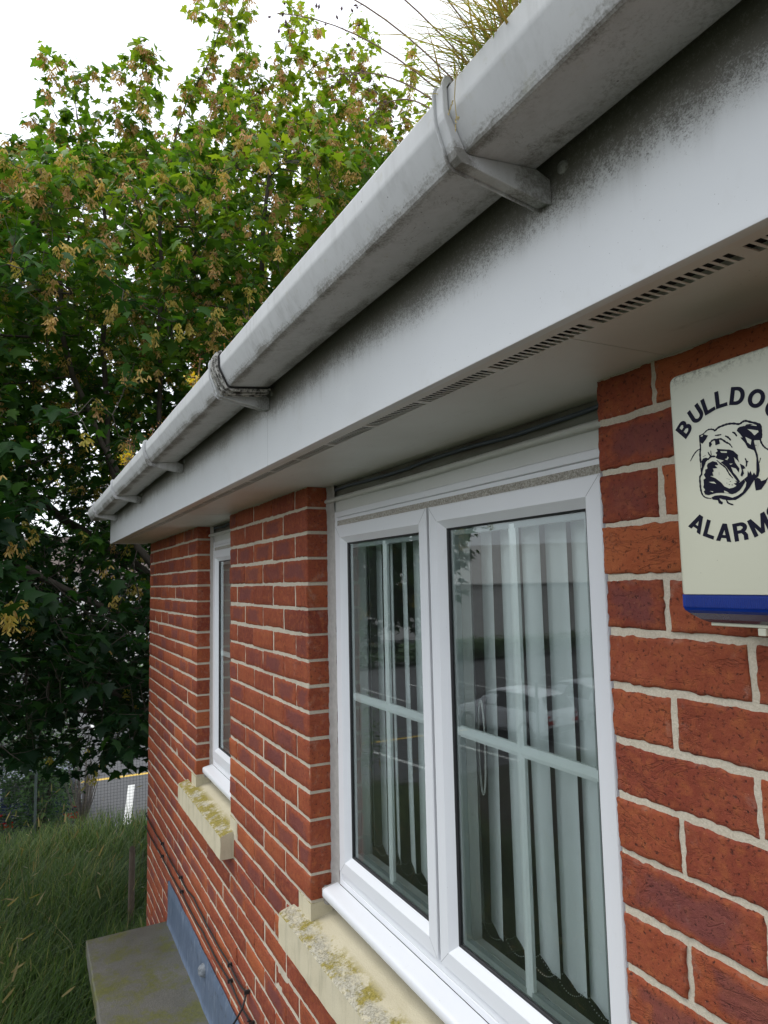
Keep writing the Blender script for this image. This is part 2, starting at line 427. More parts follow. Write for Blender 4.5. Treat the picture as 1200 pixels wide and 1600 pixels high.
# ================================================================== GROUND AND SETTING
GZ = -4.0
def mat_ground():
    n = NT('damp_earth'); c = n.mix(n.noise(1.5, 6, .65), (.020, .022, .010), (.045, .038, .020))
    c = n.mix(n.map(n.noise(.4, 4), .45, .6), c, (.025, .04, .012))
    return n.set(c, .95, n.bump(n.noise(8, 5, .7), .8, .05))
def mat_asphalt():
    n = NT('asphalt'); c = n.mix(n.noise(.7, 6, .6), (.058, .058, .060), (.09, .09, .09))
    c = n.mix(n.map(n.noise(60, 4, .8), .35, .65, 0, .6), c, (.06, .06, .06))
    return n.set(c, .85, n.bump(n.noise(120, 3), .5, .006))
def sheet(name, x0, x1, y0, y1, z, mat, nx=1, ny=1, amp=0):
    V = []; F = []
    for j in range(ny+1):
        for i in range(nx+1):
            x = x0+(x1-x0)*i/nx; y = y0+(y1-y0)*j/ny
            V.append((x, y, z+(amp*mnoise.noise(Vector((x*.6, y*.6, 0))) if amp else 0)))
    for j in range(ny):
        for i in range(nx):
            a = j*(nx+1)+i; F.append((a, a+1, a+nx+2, a+nx+1))
    m = MB(); m.add(V, F); o = m.build(name, mat); return tag(o, kind='structure')
PZ = GZ-1.0
sheet('ground', -500, 300, -400, 400, PZ-.06, mat_ground())
def bank():
    m = MB(); V = []; F = []; xs = list(np.linspace(-10.9, 8, 56)); ys = list(np.linspace(-22, 14, 100))
    xs = [-13.0, -12.3, -11.6]+xs
    for y in ys:
        for x in xs:
            z = GZ+.12*mnoise.noise(Vector((x*.6, y*.6, 0))) if x > -11.5 else {-13.0: PZ-.3, -12.3: PZ-.08, -11.6: GZ-.45}[x]
            V.append((x-(0 if x > -11.5 else -.6), y, z))
    k = len(xs)
    for j in range(len(ys)-1):
        for i in range(k-1): a = j*k+i; F.append((a, a+1, a+k+1, a+k))
    m.add(V, F); tag(m.build('grass_bank', mat_ground(), smooth=True), kind='structure')
bank()
asph = mat_asphalt()
sheet('car_park', -60, -10.7, -45, 40, PZ-.05, asph)
paint_w = simple('worn_white_paint', (.55, .55, .52), .8, var=.25, scale=12)
paint_y = simple('worn_yellow_paint', (.55, .36, .06), .8, var=.2, scale=12)
def marking(x0, x1, y0, y1, mat, dz=0.004, name='road_marking'):
    m = MB(); q = (lambda x: (x+14.4)*-.155) if name == 'bay_line' and x1 > -20 else (lambda x: 0)
    m.add([(x, y+q(x), PZ-.05+dz) for x, y in ((x0, y0), (x1, y0), (x1, y1), (x0, y1))], [(0, 1, 2, 3)]); tag(m.build(name, mat), kind='structure')
marking(-18.68, -18.48, -30, 30, paint_y, name='yellow_line')
for yy in (-14, -11.5, -9, -6.5, -3.8, -1.25, 1.22, 3.8, 6.3):
    marking(-17.6, -12.6, yy, yy+.16, paint_w, .004, 'bay_line')
for yy in np.arange(-26, 8, 2.5):
    marking(-29, -24.2, float(yy), float(yy)+.1, paint_w, .004, 'bay_line')

# tall uncut grass: tens of thousands of blades
def blades(n, px, py, pz, h, lean, width, col, seed=1, hook=1.0, dirs=None):
    g = np.random.default_rng(seed)
    th = g.uniform(0, 2*np.pi, n) if dirs is None else dirs
    dx, dy = np.cos(th), np.sin(th)
    sx, sy = -np.sin(th), np.cos(th)
    V = np.zeros((n, 7, 3)); ts = [0, .4, .75, 1.0]
    for k, t in enumerate(ts):
        off = lean*(t**1.9)*h; zz = h*(t - hook*.30*lean*t**3)
        cx = px+dx*off; cy = py+dy*off; cz = pz+zz
        wv = width*(1-t**1.5)*.5
        if k < 3:
            V[:, 2*k, 0] = cx-sx*wv; V[:, 2*k, 1] = cy-sy*wv; V[:, 2*k, 2] = cz
            V[:, 2*k+1, 0] = cx+sx*wv; V[:, 2*k+1, 1] = cy+sy*wv; V[:, 2*k+1, 2] = cz
        else:
            V[:, 6, 0] = cx; V[:, 6, 1] = cy; V[:, 6, 2] = cz
    base = (np.arange(n)*7)[:, None]
    T = np.array([[0,1,3],[0,3,2],[2,3,5],[2,5,4],[4,5,6]])
    F = (base[:, :, None]+T[None]).reshape(-1, 3)
    A = np.zeros((n, 7, 3)); A[:, :, 0] = col[:, None]; A[:, :, 1] = np.array([0, 0, .4, .4, .8, .8, 1])[None]
    return V.reshape(-1, 3), F, A.reshape(-1, 3)
M['grass'] = leafmat('wild_grass', [(0, (.020, .050, .009)), (.40, (.055, .120, .015)), (.70, (.110, .175, .026)), (1, (.24, .25, .075))], .30)
def ground_grass():
    n = 60000
    px = -10.7+rng.random(n)**.8*9.2; py = -5.5+rng.random(n)*8.2
    keep = ~((px > -4.6) & (py > -.5) & (px < 3))
    keep &= ~((px > -3.2) & (py > -1.0))
    px, py = px[keep], py[keep]; n = len(px)
    patch = np.array([mnoise.noise(Vector((a*.55, b*.55, 3))) for a, b in zip(px, py)])
    h = (.50+.45*patch+.26*rng.random(n))*np.where(px < -8.5, .85, 1.0)
    h = np.clip(h*.86, .16, .85)
    lean = .25+.75*rng.random(n)
    dirs = rng.normal(2.4+patch*2.5, 1.0, n)
    col = np.clip(.35+patch*.5+rng.normal(0, .18, n)+(rng.random(n) > .93)*.45, 0, 1)
    V, F, A = blades(n, px, py, np.full(n, GZ-.03), h, lean, .008+.013*rng.random(n), col, dirs=dirs)
    o = arr_mesh('tall_grass', V, F, M['grass'], None, A)
    tag(o, 'tall uncut green grass leaning over the bank between the brick wall and the wire fence', 'grass', kind='stuff')
ground_grass()
def dead_grass():
    n = 2600; px = -10.7+rng.random(n)**.8*9.0; py = -5.5+rng.random(n)*8.0
    cl = np.array([mnoise.noise(Vector((a*1.1, b*1.1, 9))) for a, b in zip(px, py)])
    keep = (cl > .02) & ~((px > -4.6) & (py > -.5)) & ~((px > -3.2) & (py > -1.0)); px, py = px[keep], py[keep]; n = len(px)
    V, F, A = blades(n, px, py, np.full(n, GZ), rng.uniform(.55, 1.15, n), rng.uniform(.15, .8, n), .004+.004*rng.random(n), rng.random(n), dirs=rng.normal(2.2, .9, n))
    T = np.array([(-.05, 0, 0), (.05, 0, 0), (.075, .6, .02), (0, 1, 0), (-.075, .6, .02)]); TT = np.array([(0, 1, 2), (0, 2, 4), (4, 2, 3)])
    tip = V.reshape(-1, 7, 3)[:, 6]; d = tip-V.reshape(-1, 7, 3)[:, 4]
    V2, F2, A2 = place(T, TT, tip, rng.normal(0, 1, (n, 3)), d+rng.normal(0, .005, (n, 3)), rng.uniform(.07, .15, n), np.column_stack([rng.random(n), rng.random(n), np.zeros(n)]))
    o = arr_mesh('flowering_grass', np.vstack([V, V2]), np.vstack([F, F2+len(V)]), M['straw'], None, np.vstack([A, A2]))
    tag(o, 'pale straw-coloured flowering grass stems scattered through the green bank', 'grass', kind='stuff')
M['straw'] = leafmat('straw_grass', [(0, (.10, .11, .03)), (.5, (.20, .17, .07)), (1, (.33, .27, .13))], .3)

# ================================================================== TREES
def leaf_template(kind='maple'):
    if kind == 'maple':
        P = [(0, 0), (.16, .02), (.42, .06), (.30, .22), (.56, .42), (.26, .46), (.20, .58), (0, 1.0), (-.20, .58), (-.26, .46), (-.56, .42), (-.30, .22), (-.42, .06), (-.16, .02)]
        P = np.array(P); ctr = np.array([[0, .36]])
        Q = np.vstack([ctr, P]); n = len(P)
        z = -.10*np.abs(Q[:, 0])**1.2*1.6 - .16*(Q[:, 1]-.3)**2
        z[0] = .02
        T = [(0, 1+i, 1+(i+1) % n) for i in range(n)]
    else:
        P = np.array([(0, 0), (.20, .25), (.24, .5), (.14, .8), (0, 1), (-.14, .8), (-.24, .5), (-.20, .25)])
        Q = np.vstack([[[0, .45]], P]); n = len(P)
        z = -.35*np.abs(Q[:, 0]) - .1*(Q[:, 1]-.4)**2
        T = [(0, 1+i, 1+(i+1) % n) for i in range(n)]
    return np.column_stack([Q, z]), np.array(T)
def place(temp, T, pos, nrm, fwd, size, attr):
    """instances of a small template baked into one mesh. nrm: leaf normal, fwd: tip direction"""
    nrm = nrm/np.linalg.norm(nrm, axis=1, keepdims=True)
    fwd = fwd-nrm*(fwd*nrm).sum(1, keepdims=True); fwd /= np.linalg.norm(fwd, axis=1, keepdims=True)+1e-9
    side = np.cross(fwd, nrm)
    q = temp[None]*size[:, None, None]
    V = pos[:, None]+side[:, None]*q[:, :, 0:1]+fwd[:, None]*q[:, :, 1:2]+nrm[:, None]*q[:, :, 2:3]
    k = len(temp); n = len(pos)
    F = (np.arange(n)[:, None, None]*k+T[None]).reshape(-1, 3)
    A = np.repeat(attr[:, None], k, 1)
    return V.reshape(-1, 3), F, A.reshape(-1, 3)

def colonize(attr, nodes, parents, step=.28, dinf=2.2, dkill=.38, iters=140):
    P = [np.array(p, float) for p in nodes]; par = list(parents)
    attr = attr.copy(); near = np.full(len(attr), 1e9); idx = np.zeros(len(attr), int)
    start = 0
    for it in range(iters):
        for i in range(start, len(P)):
            d = np.linalg.norm(attr-P[i], axis=1); m = d < near
            near[m] = d[m]; idx[m] = i
        start = len(P)
        keep = near > dkill
        attr, near, idx = attr[keep], near[keep], idx[keep]
        if not len(attr): break
        act = near < dinf
        if not act.any(): break
        u = np.unique(idx[act]); added = 0
        for i in u:
            m = act & (idx == i)
            v = (attr[m]-P[i]); v /= np.linalg.norm(v, axis=1, keepdims=True)
            d = v.sum(0)+rng.normal(0, .18, 3); L = np.linalg.norm(d)
            if L < 1e-3: continue
            P.append(P[i]+d/L*step); par.append(i); added += 1
        if not added: break
    return np.array(P), np.array(par)
def pipe_radii(P, par, r0=.006, ex=2.3, forced=None):
    n = len(P); acc = np.zeros(n); ch = np.zeros(n, int)
    for i in range(n-1, 0, -1):
        r = acc[i] if ch[i] else r0**ex
        acc[i] = r; acc[par[i]] += r; ch[par[i]] += 1
    rad = acc**(1/ex); rad[0] = rad[1] if n > 1 else r0
    return rad, ch
def branch_mesh(mb, P, par, rad, ch, sel, mi=0):
    """tapered tubes along chains; only segments whose node satisfies sel"""
    kids = {}
    for i in range(1, len(P)): kids.setdefault(par[i], []).append(i)
    stack = [(0, k) for k in kids.get(0, [])]
    while stack:
        a, b = stack.pop()
        chain = [a, b]
        while True:
            ks = kids.get(b, [])
            if not ks: break
            ks = sorted(ks, key=lambda k: -rad[k])
            for k in ks[1:]: stack.append((b, k))
            b = ks[0]; chain.append(b)
        c = [i for i in chain]
        # clip to selection
        run = [c[0]]
        for i in c[1:]:
            if sel(rad[i]): run.append(i)
            else: break
        if len(run) > 1:
            rr = [min(rad[run[0]], rad[run[1]]*1.15)]+[float(rad[i]) for i in run[1:]]
            big = max(rr)
            mb.tube([tuple(P[i]) for i in run], rr, 9 if big > .05 else (6 if big > .018 else 4), mi, cap=False)
def in_poly_plumes(n, ell, plumes):
    out = []
    for (c, r, k) in ell:
        q = rng.normal(0, 1, (k, 3)); q /= np.linalg.norm(q, axis=1, keepdims=True)
        out.append(np.array(c)+q*(rng.random((k, 1))**(1/2.2))*np.array(r))
    for (b, t, r, k) in plumes:
        b, t = np.array(b), np.array(t); u = rng.random((k, 1))
        out.append(b+(t-b)*u+rng.normal(0, 1, (k, 3))*r*(1-.8*u))
    return np.vstack(out)
def mat_bark():
    n = NT('grey_brown_bark'); c = n.mix(n.noise(6, 5, .65), (.045, .036, .030), (.13, .115, .095))
    c = n.mix(n.map(n.noise(22, 4), .58, .7, 0, .6), c, (.10, .12, .06))
    return n.set(c, .9, n.bump(n.noise(25, 5, .7, vec=n.pos((1, 1, .35))), .7, .012), spec=.2)
M['bark'] = mat_bark()
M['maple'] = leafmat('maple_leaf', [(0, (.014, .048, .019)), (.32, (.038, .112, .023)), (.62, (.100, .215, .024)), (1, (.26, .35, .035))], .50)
M['samara'] = leafmat('tan_winged_seeds', [(0, (.42, .38, .07)), (.5, (.60, .42, .15)), (.8, (.60, .35, .20)), (1, (.62, .37, .20))], .35, .6)

SKY = lambda az: np.interp(az, [-.5, -.3, -.045, .03, .113, .203, .301, .408, .525, .6, .8], [.42, .48, .54, .58, .61, .64, .72, .76, .75, .71, .55])
def big_tree():
    base = (-7.3, 1.55, GZ-.15)
    t = empty('maple_tree', base, 'large green maple with hanging tan seed clusters beyond the far end of the gutter', 'tree')
    ell = [((-7.4, .5, 2.3), (3.9, 4.9, 3.7), 9500), ((-6.4, .2, 4.1), (2.7, 3.4, 1.9), 2400),
           ((-5.9, 2.5, 4.0), (1.7, 2.2, 2.1), 2600), ((-5.2, -1.9, .9), (2.1, 1.2, 1.7), 1300), ((-6.6, .2, -.6), (2.6, 2.8, 1.25), 2500), ((-7.6, .6, -1.55), (2.0, 2.2, .6), 900),
           ((-4.3, -1.15, .25), (1.6, .5, 1.0), 700), ((-8.5, -3.2, 1.5), (2.6, 2.6, 3.0), 1800)]
    pl = []
    # upright leading shoots: y and z of each tip, length, radius
    for (y, z, L, r) in ((-.67, 5.2, 1.2, .13), (-.52, 5.45, 1.4, .14), (-.20, 5.4, 1.3, .15), (.02, 5.3, 1.2, .14), (.24, 5.65, 1.5, .16), (.50, 5.35, 1.2, .15), (.80, 5.6, 1.5, .15),
                      (1.02, 6.9, 2.2, .17), (1.30, 6.85, 2.2, .18), (1.60, 6.2, 1.6, .17), (1.93, 6.55, 1.7, .15), (2.28, 6.6, 1.7, .15), (2.55, 6.15, 1.4, .14),
                      (2.85, 6.5, 1.6, .14), (3.10, 6.6, 1.7, .13), (3.40, 6.1, 1.3, .14), (3.66, 6.55, 1.6, .12), (3.88, 6.0, 1.3, .13), (-1.5, 4.4, 1.0, .2), (-2.3, 4.2, 1.1, .2)):
        x = -5.6+.15*math.sin(y*7); z += .45 if y > 1.8 else (.15 if y > .9 else .1)
        pl.append(((x-.25, y-.05, z-L), (x, y, z), r, int(90*L)))
    A = in_poly_plumes(0, ell, pl)
    # keep clear of the building, its gutter and the camera
    bad = (A[:, 0] > -3.5) & (A[:, 1] > -.95)
    bad |= (A[:, 0] > -4.3) & (A[:, 1] > .2) & (A[:, 2] < 3.3)
    bad |= A[:, 2] < -2.25
    # skyline: only the plumes rise above the body of the crown
    npl = sum(p[3] for p in pl); body = np.arange(len(A)) < len(A)-npl
    dx = 1.97-A[:, 0]; az = (A[:, 1]+.74)/dx
    lim = SKY(az)+rng.normal(0, .022, len(A))
    bad |= body & (A[:, 2]/dx > lim)
    bad |= (A[:, 0] > -6.45) & (A[:, 2] < 2.2) & (A[:, 2] > -.1) & (A[:, 1] > -.95) & (rng.random(len(A)) < .93)
    bad |= (np.linalg.norm(A-np.array(CAMP), axis=1) < 3.2)
    A = A[~bad]
    nodes = [base]; par = [0]
    def limb(pts, frm):
        last = frm; p0 = np.array(nodes[frm], float)
        for p in pts:
            p = np.array(p, float); L = np.linalg.norm(p-p0); k = max(1, int(L/.35))
            for i in range(1, k+1):
                nodes.append(p0+(p-p0)*i/k+rng.normal(0, .022, 3)); par.append(last); last = len(nodes)-1
            p0 = p
        return last
    f1 = limb([(-7.25, 1.5, -2.6), (-7.15, 1.35, -1.7)], 0)
    f2 = limb([(-7.0, 1.1, -.7), (-6.75, .75, .05)], f1)
    f3 = limb([(-6.5, .42, .45)], f2)
    limb([(-6.42, .12, 1.3), (-6.25, -.35, 2.3), (-6.0, -.55, 3.6)], f3)
    limb([(-6.5, .05, 1.5), (-6.6, .0, 2.8), (-5.9, -.1, 4.4)], f3)
    limb([(-6.6, .7, 1.3), (-6.2, .55, 2.8), (-5.7, .5, 4.4)], f2)
    limb([(-6.9, 1.5, 1.2), (-6.2, 1.7, 3.0), (-5.4, 1.6, 4.6)], f2)
    limb([(-6.4, 2.2, .8), (-5.8, 2.8, 2.6), (-5.1, 2.9, 4.0)], f1)
    limb([(-6.75, .35, -.35), (-6.5, -.3, -.05), (-6.0, -1.2, .5), (-5.3, -2.0, .9)], f2)
    limb([(-6.55, .4, -1.35), (-6.4, -.1, -1.0), (-6.3, -.7, -.75), (-6.1, -1.6, -.5)], f1)
    limb([(-8.0, .2, .5), (-8.6, -1.4, 1.8), (-8.8, -3.0, 3.0)], f2)
    limb([(-8.6, 2.2, .8), (-9.2, 2.6, 2.6)], f1)
    P, pr = colonize(A, nodes, par, step=.20, dinf=1.6, dkill=.23)
    rad, ch = pipe_radii(P, pr, .0036, 2.45)
    tr = MB(); branch_mesh(tr, P, pr, rad, ch, lambda r: r > .0)
    # root flare
    tr.tube([(base[0], base[1], GZ-.2), (base[0], base[1], GZ+.15), (base[0]+.02, base[1]-.02, GZ+.7)], [rad[1]*1.5, rad[1]*1.15, rad[1]], 12)
    tr.build('trunk', M['bark'], t, smooth=True); print('nodes', len(P), 'tips', (rad < .0110).sum(), 'trunk r', rad[1])
    # twigs with opposite pairs of leaves
    tips = np.where(rad < .0110)[0]; tips = tips[tips > len(nodes)]
    pos = []; nr = []; fw = []; sz = []; at = []
    cpos = []; cat_ = []
    tw = MB()
    for i in tips:
        d = P[i]-P[pr[i]]; d = d/(np.linalg.norm(d)+1e-9)
        term = ch[i] == 0
        k = 3 if term else (1 if rng.random() < .72 else 0)
        high = P[i][2]/(1.97-P[i][0]) > SKY((P[i][1]+.74)/(1.97-P[i][0]))-.05
        if high: k = 3
        for q in range(k):
            ax = d+rng.normal(0, .55, 3)+np.array([0, 0, .55]); ax /= np.linalg.norm(ax)
            L = rng.uniform(.07, .19) if high else rng.uniform(.14, .34)
            p1 = P[i]+ax*L
            tw.tube([tuple(P[i]), tuple((P[i]+p1)/2+rng.normal(0, .01, 3)), tuple(p1)], [.0034, .0026, .0016], 3, cap=False)
            npair = rng.integers(2, 5)
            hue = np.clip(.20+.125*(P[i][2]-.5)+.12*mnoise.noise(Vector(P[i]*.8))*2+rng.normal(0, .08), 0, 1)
            for u in range(npair):
                f = .35+.65*u/(max(1, npair-1)); c = P[i]+ax*L*f
                a0 = rng.uniform(0, 2*np.pi)
                for s in (0, np.pi):
                    h = np.array([np.cos(a0+s+rng.normal(0, .3)), np.sin(a0+s+rng.normal(0, .3)), rng.uniform(-.15, .25)])
                    pet = rng.uniform(.04, .10)
                    pos.append(c+h*pet); fw.append(h+np.array([0, 0, rng.uniform(-1.3, -.25)]))
                    nr.append(np.array([0, 0, 1.])+h*rng.uniform(.0, 1.5)+rng.normal(0, .45, 3))
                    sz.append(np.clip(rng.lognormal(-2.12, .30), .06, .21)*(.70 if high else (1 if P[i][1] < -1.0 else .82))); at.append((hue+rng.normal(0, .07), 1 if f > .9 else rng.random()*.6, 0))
            if rng.random() < (.50 if high else np.clip(.10+.10*P[i][2], .04, .46)):
                cpos.append(p1+rng.normal(0, .02, 3)-np.array([0, 0, .02])); cat_.append(np.clip(.15+.10*P[i][2]+rng.normal(0, .18), 0, 1))
    tw.build('twigs', M['bark'], t)
    T, F = leaf_template()
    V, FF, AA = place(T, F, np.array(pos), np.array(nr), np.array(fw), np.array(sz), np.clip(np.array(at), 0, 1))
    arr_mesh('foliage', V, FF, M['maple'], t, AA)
    # samara bunches: short drooping stalks carrying paired wings
    W = np.array([(0, 0, 0), (.16, .25, .0), (.17, .8, .03), (.02, 1, .04), (-.12, .75, .0), (-.07, .2, 0)]); WT = np.array([(0,1,5),(1,2,5),(5,2,4),(2,3,4)])
    sp = []; sf = []; sn = []; ss = []; sa = []
    for c, h in zip(cpos, cat_):
        for q in range(rng.integers(13, 24)):
            o = np.array([rng.normal(0, .024), rng.normal(0, .024), -rng.uniform(.0, .12)])
            a0 = rng.uniform(0, 2*np.pi)
            for s in (0, np.pi):
                g = np.array([np.cos(a0+s)*.5, np.sin(a0+s)*.5, -1.0+rng.normal(0, .2)])
                sp.append(c+o); sf.append(g); sn.append(np.array([np.cos(a0+1.5), np.sin(a0+1.5), .3])+rng.normal(0, .3, 3))
                ss.append(rng.uniform(.040, .060)); sa.append((np.clip(h+rng.normal(0, .1), 0, 1), rng.random(), 0))
    V, FF, AA = place(W, WT, np.array(sp), np.array(sn), np.array(sf), np.array(ss), np.array(sa))
    arr_mesh('seed_clusters', V, FF, M['samara'], t, AA)
    print('tree nodes', len(P), 'leaves', len(pos), 'wings', len(sp))
big_tree()

M['bush'] = leafmat('shrub_leaf', [(0, (.025, .070, .028)), (.5, (.065, .15, .050)), (1, (.15, .26, .075))], .35)
def bush(name, loc, rx, ry, h, n, label, cat, leaf=.09, group=None, seed=3, stems=9):
    g = np.random.default_rng(seed)
    t = empty(name, loc, label, cat, group)
    L = np.array(loc)
    mb = MB()
    for i in range(stems):
        a = g.uniform(0, 6.28); e = np.array([math.cos(a)*rx*.6*g.random(), math.sin(a)*ry*.6*g.random(), h*g.uniform(.55, .95)])
        mb.tube([tuple(L), tuple(L+e*.5+g.normal(0, .05, 3)), tuple(L+e)], [.03, .02, .006], 5)
    mb.build('stems', M['bark'], t)
    q = g.normal(0, 1, (n, 3)); q /= np.linalg.norm(q, axis=1, keepdims=True)
    rr = g.random((n, 1))**(1/2.6)
    lump = np.array([1+.35*mnoise.noise(Vector(v*2.1)+Vector((seed, 0, 0))) for v in q])[:, None]
    p = q*rr*lump*np.array([rx, ry, h*.5])+np.array([0, 0, h*.52])
    p = p[p[:, 2] > .02]; n = len(p)
    nr = p/np.array([rx, ry, h])*.8+np.array([0, 0, .8])+g.normal(0, .4, (n, 3))
    fw = np.column_stack([g.normal(0, 1, n), g.normal(0, 1, n), g.uniform(-.8, .1, n)])
    T, F = leaf_template('oval')
    hue = np.clip(.3+.35*p[:, 2]/h+g.normal(0, .15, n), 0, 1)
    V, FF, A = place(T, F, p+L, nr, fw, g.uniform(.6, 1.2, n)*leaf, np.column_stack([hue, g.random(n), np.zeros(n)]))
    arr_mesh('foliage', V, FF, M['bush'], t, A)
    return t
bush('shrub', (-12.35, -1.9, GZ-1.0), .9, 1.3, 3.3, 6500, 'pale green bush behind the wire fence, left of the nearest fence post', 'shrub', .10, 'bushes along the fence', 3)
bush('shrub', (-12.3, -.38, GZ-1.0), .75, .68, 3.4, 5200, 'dark green bush behind the fence, between the post and bare twiggy stems', 'shrub', .09, 'bushes along the fence', 5)
bush('shrub', (-11.8, -4.6, GZ-.35), 1.1, 1.6, 2.2, 3000, 'wide bush behind the wire fence beyond the left edge of the view', 'shrub', .10, 'bushes along the fence', 8)
# bare, twiggy dead stems beside the bush
def dead_stems():
    t = empty('dead_shrub', (-11.45, .22, GZ-.05), 'bare pale twiggy stems fanning up behind the wire fence, right of the dark bush', 'shrub')
    mb = MB(); g = np.random.default_rng(11)
    for i in range(46):
        a = g.uniform(0, 6.28); r = g.uniform(.05, .33); h = g.uniform(.7, 1.45)
        b = np.array([-11.45, .22, GZ-.05]); e = b+np.array([math.cos(a)*r, math.sin(a)*r, h])
        m_ = b+(e-b)*.5+np.array([math.cos(a), math.sin(a), 0])*.03
        mb.tube([tuple(b), tuple(m_), tuple(e)], [.010, .007, .003], 4)
    mb.build('stems', simple('dry_stem', (.22, .19, .17), .9), t)
dead_stems()
dead_grass()
# ================================================================== FENCE, POSTS
def fence():
    x = -10.98; zt = GZ+1.62
    f = empty('wire_fence', (x, 0, GZ), 'green-grey square mesh wire fence between the long grass and the car park', 'fence')
    mb = MB(); t = .0016
    for y in np.arange(-9.5, 6.5, .0508): mb.box(x-t, x+t, y-t, y+t, GZ, zt-.05)
    mb.build('mesh_panel', M['wire'], f)
    m2 = MB()
    for z in np.arange(GZ+.02, zt-.05, .0508): m2.box(x+t*1.2, x+t*3.2, -9.5, 6.5, z-t, z+t)
    m2.build('mesh_panel', M['wire'], f)
    for y in (-9.4, -6.5, -3.5, -.52, 2.4, 5.4):
        p = MB(); p.prism([(-.03, -.02), (.03, -.02), (.03, .012), (.022, .02), (-.022, .02), (-.03, .012)], GZ-.1, zt+.05, axis='z')
        p.v = [(a+x+.045, b+y, c) for a, b, c in p.v]
        p.box(x+.01, x+.08, y-.035, y+.035, zt+.05, zt+.062)
        p.build('post', M['galv'], f)
fence()
def stump():
    t = MB(); g = random.Random(4)
    V = []; n = 9; hs = [GZ-.1, GZ+.3, GZ+.70, GZ+1.0]
    F = []
    for j, z in enumerate(hs):
        for k in range(n):
            a = 2*math.pi*k/n; r = .036*(1+.2*g.random())*(1-.05*j)
            V.append((-6.9+math.cos(a)*r+.02*j, .42+math.sin(a)*r, z+(g.uniform(-.02, .05) if j == 3 else 0)))
    for j in range(3):
        for k in range(n): F.append((j*n+k, j*n+(k+1) % n, (j+1)*n+(k+1) % n, (j+1)*n+k))
    F.append(tuple(range(3*n, 4*n)))
    t.add(V, F); o = t.build('wooden_post', M['wood'], smooth='auto')
    tag(o, 'rough grey timber post standing in the dark grass close to the house corner', 'post')
stump()

